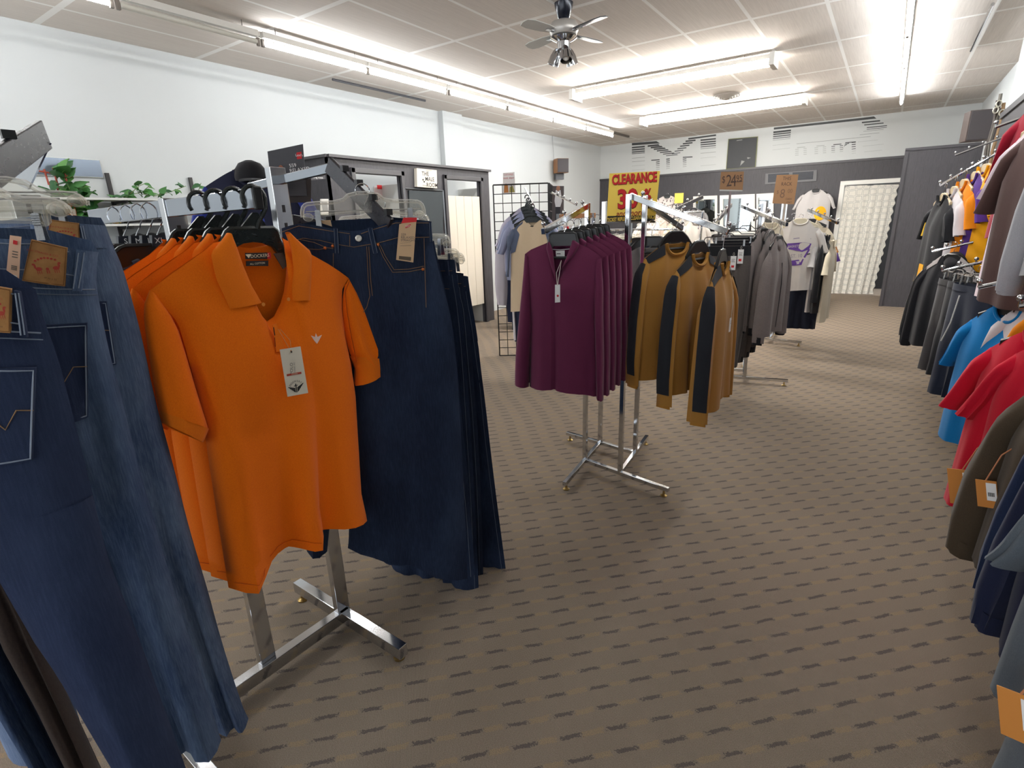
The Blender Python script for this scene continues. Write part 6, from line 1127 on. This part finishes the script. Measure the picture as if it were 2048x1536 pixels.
up((.68, 2.70, 2.06), 0, 'pale grey sweatshirt cut by the right edge, right one of two', HGR, -58, L=.56, sleeve='long', sl_len=.62, cuff=HGR, ph=.6, cat='sweatshirt', name='sweatshirt', spread=.12, th=.055)
up((2010, 330), 6.4, 'black tee in the shade behind the gold tees', BLKT, -60, L=.86, ph=.5)
# toy-like carved ornament and belts hanging at the corner above
for k, (px, lab, m_) in enumerate((((1992, 232), 'grey woven belt hanging beside the wall speaker', plain((120, 116, 108), .7)), ((1986, 245), 'dark leather belt with a pale buckle beside the wall speaker', plain((56, 46, 40), .5)), ((1998, 250), 'tan belt hanging beside the wall speaker', plain((150, 120, 84), .6)))):
    p = at_y(px, 8.3); r = thing('belt', lab, 'belt', p, 0, 'belts beside the wall speaker'); MB().tube([(0, 0, .22), (.012, .02, .0), (-.008, 0, -.28), (.006, 0, -.5)], .018, 6).build('strap', m_, r); mb = MB(); mb.tube([(.022*cos(t), -.02, .12+.03*sin(t)) for t in [2*pi*i/12 for i in range(12)]], .007, 6, closed=True); mb.build('buckle', plain((210, 206, 190), .3, .7), r)
# ---- lower tier
wallarm(5.2, 1.42, .30, 1.26, 'lower chrome wall arm of the dark jackets', 6); wallarm(4.35, 1.36, .32, 1.19, 'lower chrome wall arm of the dark trousers', 6); wallarm(3.05, 1.40, .36, 1.24, 'lower chrome wall arm of the blue and orange shirts', 5); wallarm(2.42, 1.38, .40, 1.25, 'lower chrome wall arm of the red tees', 4); wallarm(1.92, 1.38, .40, 1.25, 'lower chrome wall arm of the olive hoodies', 4); wallarm(1.42, 1.36, .45, 1.24, 'lower chrome wall arm of the navy sweatshirts', 4)
def lo(P, lab, mat, a=-62, **k):
    k.setdefault('drop', .2); k.setdefault('detail', True); k.setdefault('hw', .25); k.setdefault('sw', .215); k.setdefault('L', .70)
    g = k.pop('group', 'shirts on the lower right wall'); hm = k.pop('hmat', BLACKP); hn = k.pop('h', True)
    return tee(P, 0, a, lab, mat, axis='p', hang=('hanger of the '+lab.split(',')[0].split(' on the')[0].split(' at the')[0].split(' hanging')[0]) if hn else None, hmat=hm, hgroup='hangers on the lower right wall', group=g, **k)
JK = fabric((40, 40, 44), (32, 32, 36), 500)
q = lo((0.430, 5.20, 1.330), 'black jacket with a pale piping line, leftmost on the lower wall', JK, -52, sleeve='long', sl_len=.62, L=.60, hood=True, cat='jacket', name='jacket', cuff=BAND, stripe=fabric((168, 160, 158)), fold=.02, th=.055, spread=.12)
lo((0.540, 5.25, 1.350), 'black jacket hidden behind the piped one on the lower wall', JK, -56, sleeve='long', sl_len=.6, L=.64, cat='jacket', name='jacket', fold=.02, th=.05)
def lowpants(P, a, lab, mat, ph, L=.62, w=.19, hgm=None, tagm=None):
    J = trousers(lab, P, rad(a), mat, w=w, L=L, drop=.12, cat='trousers', name='trousers', th=.045, ph=ph, fold=.018, crotch=.25, group='trousers on the lower right wall'); clip_hanger('clip hanger of the '+lab.split(' on the')[0].split(',')[0].split(' with')[0], P, rad(a), .17, 'clip hangers on the lower right wall', .05, .065, mat=plain((120, 116, 112), .4, .5), full=False)
    if tagm: MB().plate([(.02, -.125), (.10, -.125), (.10, -.21), (.02, -.21)], -.062, -.058).build('paper_label', tagm, J['root'], smooth=0)
    return J
lowpants((.44, 4.72, 1.22), -66, 'charcoal trousers beside the black jackets', fabric((58, 56, 58)), .2, .66)
lowpants((.48, 4.55, 1.22), -66, 'black trousers second from the jackets', fabric((42, 42, 46)), .5, .66)
J = lowpants((.49, 4.22, 1.24), -64, 'navy trousers with a cream label and white drawstring on the lower wall', fabric((36, 42, 58), (28, 33, 48)), .3, .72, .2, plain((226, 214, 190), .8)); MB().tube([(-.02, -.07, -.18), (-.04, -.075, -.35), (-.10, -.07, -.48)], .004, 6).build('drawstring', plain((226, 224, 220), .8), J['root'])
lowpants((.59, 4.15, 1.27), -66, 'light grey trousers right of the navy pair', fabric((150, 146, 142)), .6, .72)
lowpants((0.690, 4.05, 1.290), -48, 'dark blue trousers behind the blue tee', DN_DARK, .8, .7)
q = lo((.53, 3.35, 1.22), 'bright blue tee on the lower wall', BLU, -58, L=0.63, ph=.1, sl_len=.25, th=.045)
lo((.63, 3.18, 1.28), 'white tee between the blue and orange shirts', WHT, -58, L=0.65, ph=.3, sl_len=.3)
lo((.69, 3.02, 1.31), 'orange shirt between the white and yellow ones on the lower wall', ORT, -56, L=.66, ph=.5)
lo((.79, 2.86, 1.34), 'yellow shirt nearest the wall on the lower tier', YLT, -56, L=.66, ph=.7)
lo((0.51, 2.5, 1.25), 'red tee, left one of the pair on the lower wall', REDT, -56, L=0.65, ph=.2, th=.05, sl_len=.27, spread=.13, fold=.02)
lo((0.575, 2.38, 1.26), 'red tee, right one of the pair on the lower wall', REDT, -52, L=0.64, ph=.6, th=.05, sl_len=.27, spread=.13, fold=.02)
lo((0.52, 1.84, 1.265), 'olive brown hooded sweatshirt nearest the aisle on the lower wall', OLV, -58, L=0.56, sleeve='long', sl_len=0.57, cuff=OLV, hood=True, cat='sweatshirt', name='sweatshirt', ph=.2, th=.06, spread=.16, fold=.02, hmat=CRH)
lo((0.63, 1.78, 1.28), 'olive green hooded sweatshirt behind the olive brown one', fabric((84, 76, 50), (70, 62, 40)), -56, L=0.56, sleeve='long', sl_len=0.55, hood=True, cat='sweatshirt', name='sweatshirt', ph=.5, th=.05)
lo((0.56, 1.64, 1.26), 'navy sweatshirt beside the olive hoodies', NVS, -58, L=0.56, sleeve='long', sl_len=0.56, cuff=NVS, cat='sweatshirt', name='sweatshirt', ph=.3, th=.06, spread=.12, fold=.02)
lo((0.525, 1.42, 1.27), 'dark navy sweatshirt, second of the navy ones', NV2, -60, L=0.58, sleeve='long', sl_len=0.55, cuff=NV2, cat='sweatshirt', name='sweatshirt', ph=.6, th=.06, spread=.12, fold=.02)
lo((0.475, 1.16, 1.27), 'slate grey tee nearest the viewer at the right edge', SLT, -62, L=0.52, sleeve='short', cat='t-shirt', ph=.8, th=.06, spread=.1)
def bigtag(px, y, lab, w=.09, h=.13, a=-25, rot=.25):
    p = at_y(px, y); r = thing('price_ticket', lab, 'tag', p, rad(a), 'big orange tickets on the right wall'); c, s_ = cos(rot), sin(rot); Q = lambda x, z: (x*c-z*s_, x*s_+z*c)
    MB().plate([Q(-w/2, h/2), Q(w/2, h/2), Q(w/2, -h/2), Q(-w/2, -h/2)], -.0015, .0015).build('ticket_card', plain((206, 134, 58), .7), r, smooth=0); st_ = MB().plate([Q(0, h*.42), Q(w*.48, h*.42), Q(w*.48, -h*.22), Q(0, -h*.22)], -.003, -.0005).build('white_sticker', WHITE, r, smooth=0); mb = MB()
    for k in range(7): x = w*(.08+.045*k); mb.plate([Q(x, h*.08), Q(x+w*.02, h*.08), Q(x+w*.02, -h*.06), Q(x, -h*.06)], -.004, -.0025)
    mb.build('barcode', INK, st_, smooth=0); MB().tube([(*Q(0, h/2)[:1], 0, Q(0, h/2)[1]), (.01, .0, h/2+.09), (.03, .02, h/2+.12)], .002, 5).build('cord', plain((196, 130, 90), .8), r)
bigtag((1928, 975), 2.28, 'orange ticket with a white barcode sticker under the red tees'); bigtag((1974, 988), 1.98, 'orange ticket with a white barcode sticker beside the olive sleeve', .05, .085); bigtag((2046, 1438), 1.16, 'orange ticket with a white barcode sticker at the lower right corner', .07, .10)
lowpants((0.455, 1.12, .86), -64, 'slate trousers at the lower right corner', SLT, .4, .55)
# ================================================================ LEFT WALL: SHELVES, PLANTS, CAPS
for k, (px0, px1, lab) in enumerate((((213, 346), (247, 485), 'left black slotted standard on the left wall'), ((380, 355), (397, 470), 'middle black slotted standard on the left wall'), ((452, 360), (470, 480), 'right black slotted standard behind the polo hangers'))):
    p = at_x(px0, XL+.012); r = thing('wall_standard', lab, 'shelf standard', (XL, p.y, 0), 0, 'black shelf standards'); MB().box((.012, 0, (p.z+.55)/2), (.024, .03, p.z-.55)).build('standard', plain((44, 42, 42), .6), r, smooth=0)
    for z in (1.44, 1.64, 1.86): MB().bar((.02, 0, z), (.30, 0, z), .012, .03).build('bracket', plain((44, 42, 42), .6), r, smooth=0)
ylo, yhi = at_x((60, 440), XL+.2).y, at_x((470, 420), XL+.2).y
for z, lab in ((1.875, 'upper pale shelf with a trailing vine on the left wall'), (1.66, 'middle pale shelf of dark caps and a potted plant on the left wall'), (1.46, 'lower pale shelf of dark caps on the left wall')):
    tag(MB().box((0, 0, 0), (.30, yhi-ylo, .018)).build('wall_shelf', plain((206, 208, 204), .4), None, loc=(XL+.175, (ylo+yhi)/2, z), smooth=0), lab, 'shelf')
p0 = at_x((55, 353), XL+.01); p1 = at_x((197, 317), XL+.01); m_ = thing('wall_mirror', 'narrow grey blue mirror strip on the left wall above the plants', 'mirror', (XL, (p0.y+p1.y)/2, (p0.z+p1.z)/2)); MB().box((.012, 0, 0), (.012, p1.y-p0.y, .14)).build('mirror_glass', plain((128, 138, 152), .12, .6), m_, smooth=0); MB().tube([(.014, e*(p1.y-p0.y)/2, f*.07) for e, f in ((-1, -1), (1, -1), (1, 1), (-1, 1))], .005, 4, closed=True).build('mirror_frame', plain((214, 214, 210), .4), m_)
LEAF = [plain((66, 120, 58), .45, name='leaf'), plain((92, 142, 72), .45, name='leaf'), plain((48, 96, 52), .45, name='leaf')]
def leaf(mb, c, d, n_, s, mi):
    d = d.normalized(); x = d.cross(n_); x = x if x.length > .05 else d.cross(V((1, 0, 0))); x.normalize(); n_ = x.cross(d)
    pr = [(0, 0), (.12, .30), (.35, .42), (.62, .30), (.85, .12), (1, 0)]; vs = []
    for t, w_ in pr: q = c+d*(t*s)-n_*(s*.25*t*t); vs += [q-x*(w_*s)+n_*(.08*s), q, q+x*(w_*s)+n_*(.08*s)]
    fs = []
    for i in range(5): a = 3*i; fs += [(a, a+3, a+4, a+1), (a+1, a+4, a+5, a+2)]
    mb.add(vs, fs, mi)
def plant(name, label, base, runs, pot=None, seed=1, size=.055, trellis=False):
    rg = random.Random(seed); r = thing(name, label, 'plant', base); fo = MB(); stm = MB()
    for pts in runs:
        P = [V(p)-V(base) for p in pts]; stm.tube(P, .003, 5)
        for a, b_ in zip(P, P[1:]):
            k = max(1, int((b_-a).length/.028))
            for i in range(k):
                c = a.lerp(b_, (i+rg.random()*.6)/k); d = V((rg.uniform(-.3, 1), rg.uniform(-1, 1), rg.uniform(-.5, .8))); leaf(fo, c, d, V((.5, rg.uniform(-.4, .4), .9)), size*rg.uniform(.7, 1.25), rg.choice((0, 0, 1, 2)))
    fo.build('foliage', LEAF, r, smooth=60); stm.build('stem', plain((110, 130, 70), .6), r)
    if pot: MB().lathe([(pot*.72, 0), (pot*.78, .01)]+[(pot*(.78+.2*i/12)+(.004 if i % 2 else 0), .01+.013*i) for i in range(12)]+[(pot*1.04, .17), (pot*.95, .172), (pot*.9, .15)], 20).build('pot', plain((178, 112, 62), .6, name='terracotta'), r)
    return r
def wp(px, x=XL+.2): return at_x(px, x)
b0 = wp((140, 448)); b0.z = 1.670; X2 = XL+.2
pl1 = plant('potted_plant', 'leafy potted plant on a red trellis in a ribbed terracotta pot, left shelf', b0, [[b0+V((0, 0, .15)), wp((128, 400)), wp((110, 365)), wp((130, 330))], [b0+V((0, 0, .15)), wp((140, 380)), wp((125, 350))], [b0+V((0, 0, .15)), wp((160, 405)), wp((185, 420)), wp((205, 440))], [b0+V((0, 0, .15)), wp((150, 385)), wp((165, 395))], [b0+V((0, 0, .15)), wp((138, 400)), wp((150, 372)), wp((172, 388)), wp((188, 410))], [b0+V((0, 0, .16)), wp((120, 405)), wp((112, 390))], [b0+V((0, 0, .16)), wp((165, 425)), wp((172, 445))], [b0+V((0, 0, .16)), wp((172, 418)), wp((182, 432)), wp((200, 442))], [b0+V((0, 0, .15)), wp((128, 385)), wp((140, 395)), wp((150, 410))], [wp((160, 400)), wp((178, 415)), wp((196, 436)), wp((222, 430))]], .07, 3, .125)
tr = MB()
for a, b_ in (((78, 342), (144, 354)), ((88, 338), (98, 370)), ((106, 336), (116, 372)), ((128, 342), (134, 366))): tr.tube([wp(a)-b0, wp(b_)-b0], .007, 6)
tr.tube([wp((112, 372))-b0, V((0, 0, .12))], .006, 6); tr.build('trellis', plain((150, 62, 44), .6), pl1)
b1 = wp((262, 400)); b1.z = 1.885
plant('trailing_plant', 'trailing pothos vine lying along the upper shelf behind the grey shirts', b1, [[wp((230, 400)), wp((250, 392)), wp((285, 384)), wp((300, 370))], [wp((285, 388)), wp((310, 392)), wp((340, 384)), wp((372, 372))], [wp((250, 398)), wp((262, 386)), wp((278, 372)), wp((292, 366))], [wp((262, 396)), wp((258, 410))], [wp((396, 385)), wp((402, 366))]], None, 9, .075)
gd = tag(MB().lathe([(.002, -.05), (.03, -.045), (.05, -.02), (.055, .0), (.05, .025), (.03, .046), (.002, .05)], 16).build('gourd', plain((176, 140, 78), .6), None, loc=wp((231, 437), XL+.25)), 'round tan gourd ornament beside the left wall standard', 'ornament'); gd.location.z = 1.67+.05
DCAP = fabric((34, 33, 36), (26, 26, 28), 600); SIL = plain((196, 194, 188), .22, .9, name='silver_dome')
def cap(loc, rz, label, sil=True, s=1):
    r = thing('cap', label, 'cap', loc, rz, 'caps on the left wall shelves'); MB().lathe([(.088*s, 0), (.092*s, .02*s), (.085*s, .06*s), (.06*s, .095*s), (.02*s, .112*s), (.002, .114*s)], 18).build('crown', DCAP, r)
    mb = MB(); n = 14; vs = []; 
    for i in range(n+1):
        t = -1.1+2.2*i/n; vs += [(.085*s*sin(t), -.085*s*cos(t), .008), (.095*s*sin(t)*.95, -.085*s*cos(t)-.07*s*(1-(t/1.1)**2), -.004), ]
    mb.add(vs+[(x, y, z-.004) for x, y, z in vs], [(2*i, 2*i+1, 2*i+3, 2*i+2) for i in range(n)]+[(2*i+2*n+2, 2*i+2*n+4, 2*i+2*n+5, 2*i+2*n+3) for i in range(n)]); mb.build('brim', DCAP, r)
    if sil: MB().ball((0, -.085*s, .045*s), .03*s, 10, (1, .45, 1)).build('silver_badge', SIL, r)
    return r
ords = ('leftmost', 'second', 'third', 'fourth', 'fifth')
for row, (z, pts) in enumerate(((1.670, (262, 290, 314, 334)), (1.470, (272, 300, 326, 345)))):
    for k, x in enumerate(pts): p = at_x((x, 405 if row == 0 else 458), XL+.16); cap((XL+.16, p.y, z+.004), rad(90-8), 'dark cap with a silver badge, %s on the %s shelf' % (ords[k], ('middle', 'lower')[row]))
# display of a black cap over a dark blue jersey
jp = at_d((500, 336), 3.1); J2 = shirt('dark blue and black sports jersey with white stripes behind the polo hangers', jp, rad(55), fabric((40, 42, 62), (30, 32, 50)), 'jersey', 'jersey', hw=.24, sw=.22, L=.55, drop=.09, rise=.08, sleeve='short', slmat=fabric((44, 56, 132)), cuff=fabric((230, 232, 236)), group=None, detail=True)
b_ = J2['body']; MB().plate([(.02, -.16), (.16, -.26), (.16, -.275), (.02, -.175)], -.004, .001, fy=b_.fy).build('white_stripe', plain((226, 230, 236), .7), J2['root'], smooth=0); MB().plate([(.02, -.19), (.16, -.29), (.16, -.35), (.02, -.25)], -.004, .001, fy=b_.fy).build('blue_panel', plain((46, 60, 150), .7), J2['root'], smooth=0)
cp_ = cap(jp+V((0, 0, -.06)), rad(70), 'black cap perched on top of the dark blue jersey display', False, .85)
st_ = thing('display_stand', 'slim dark display stand under the jersey and cap', 'stand', (jp.x, jp.y, 0)); MB().tube([(0, 0, .02), (0, 0, jp.z-.01)], .016, 8).build('pole', WIRE, st_); MB().lathe([(.16, 0), (.16, .012), (.03, .025)], 20).build('base', WIRE, st_)
# neckties hung on the wall rail between shelf and jersey
for k, (px, c, lab) in enumerate((((408, 432), (52, 46, 46), 'dark tie hanging on the wall left of the jersey'), ((424, 430), (120, 86, 66), 'brown tie hanging on the wall beside the jersey'), ((442, 430), (44, 44, 50), 'black tie hanging on the wall nearest the jersey'))):
    p = at_x(px, XL+.05); tag(MB().plate([(-.03, .14), (.03, .14), (.045, -.16), (0, -.22), (-.045, -.16)], -.006, .006).build('necktie', fabric(c), None, loc=(XL+.05, p.y, p.z), rz=rad(90), smooth=0), lab, 'tie', 'neckties on the left wall')
# small things on the fitting room panel
q = at_x((690, 402), FX+.01); 
r, w, h = wallsign('small_notice', [(618, 352), (650, 350), (650, 358), (618, 361)], FX+.0, 'small white lettered notice on the fitting room side', 'notice', plain((58, 56, 60), .6), .008)
text('fitting room', .03, WHITE, r, 0, 0, -.008)
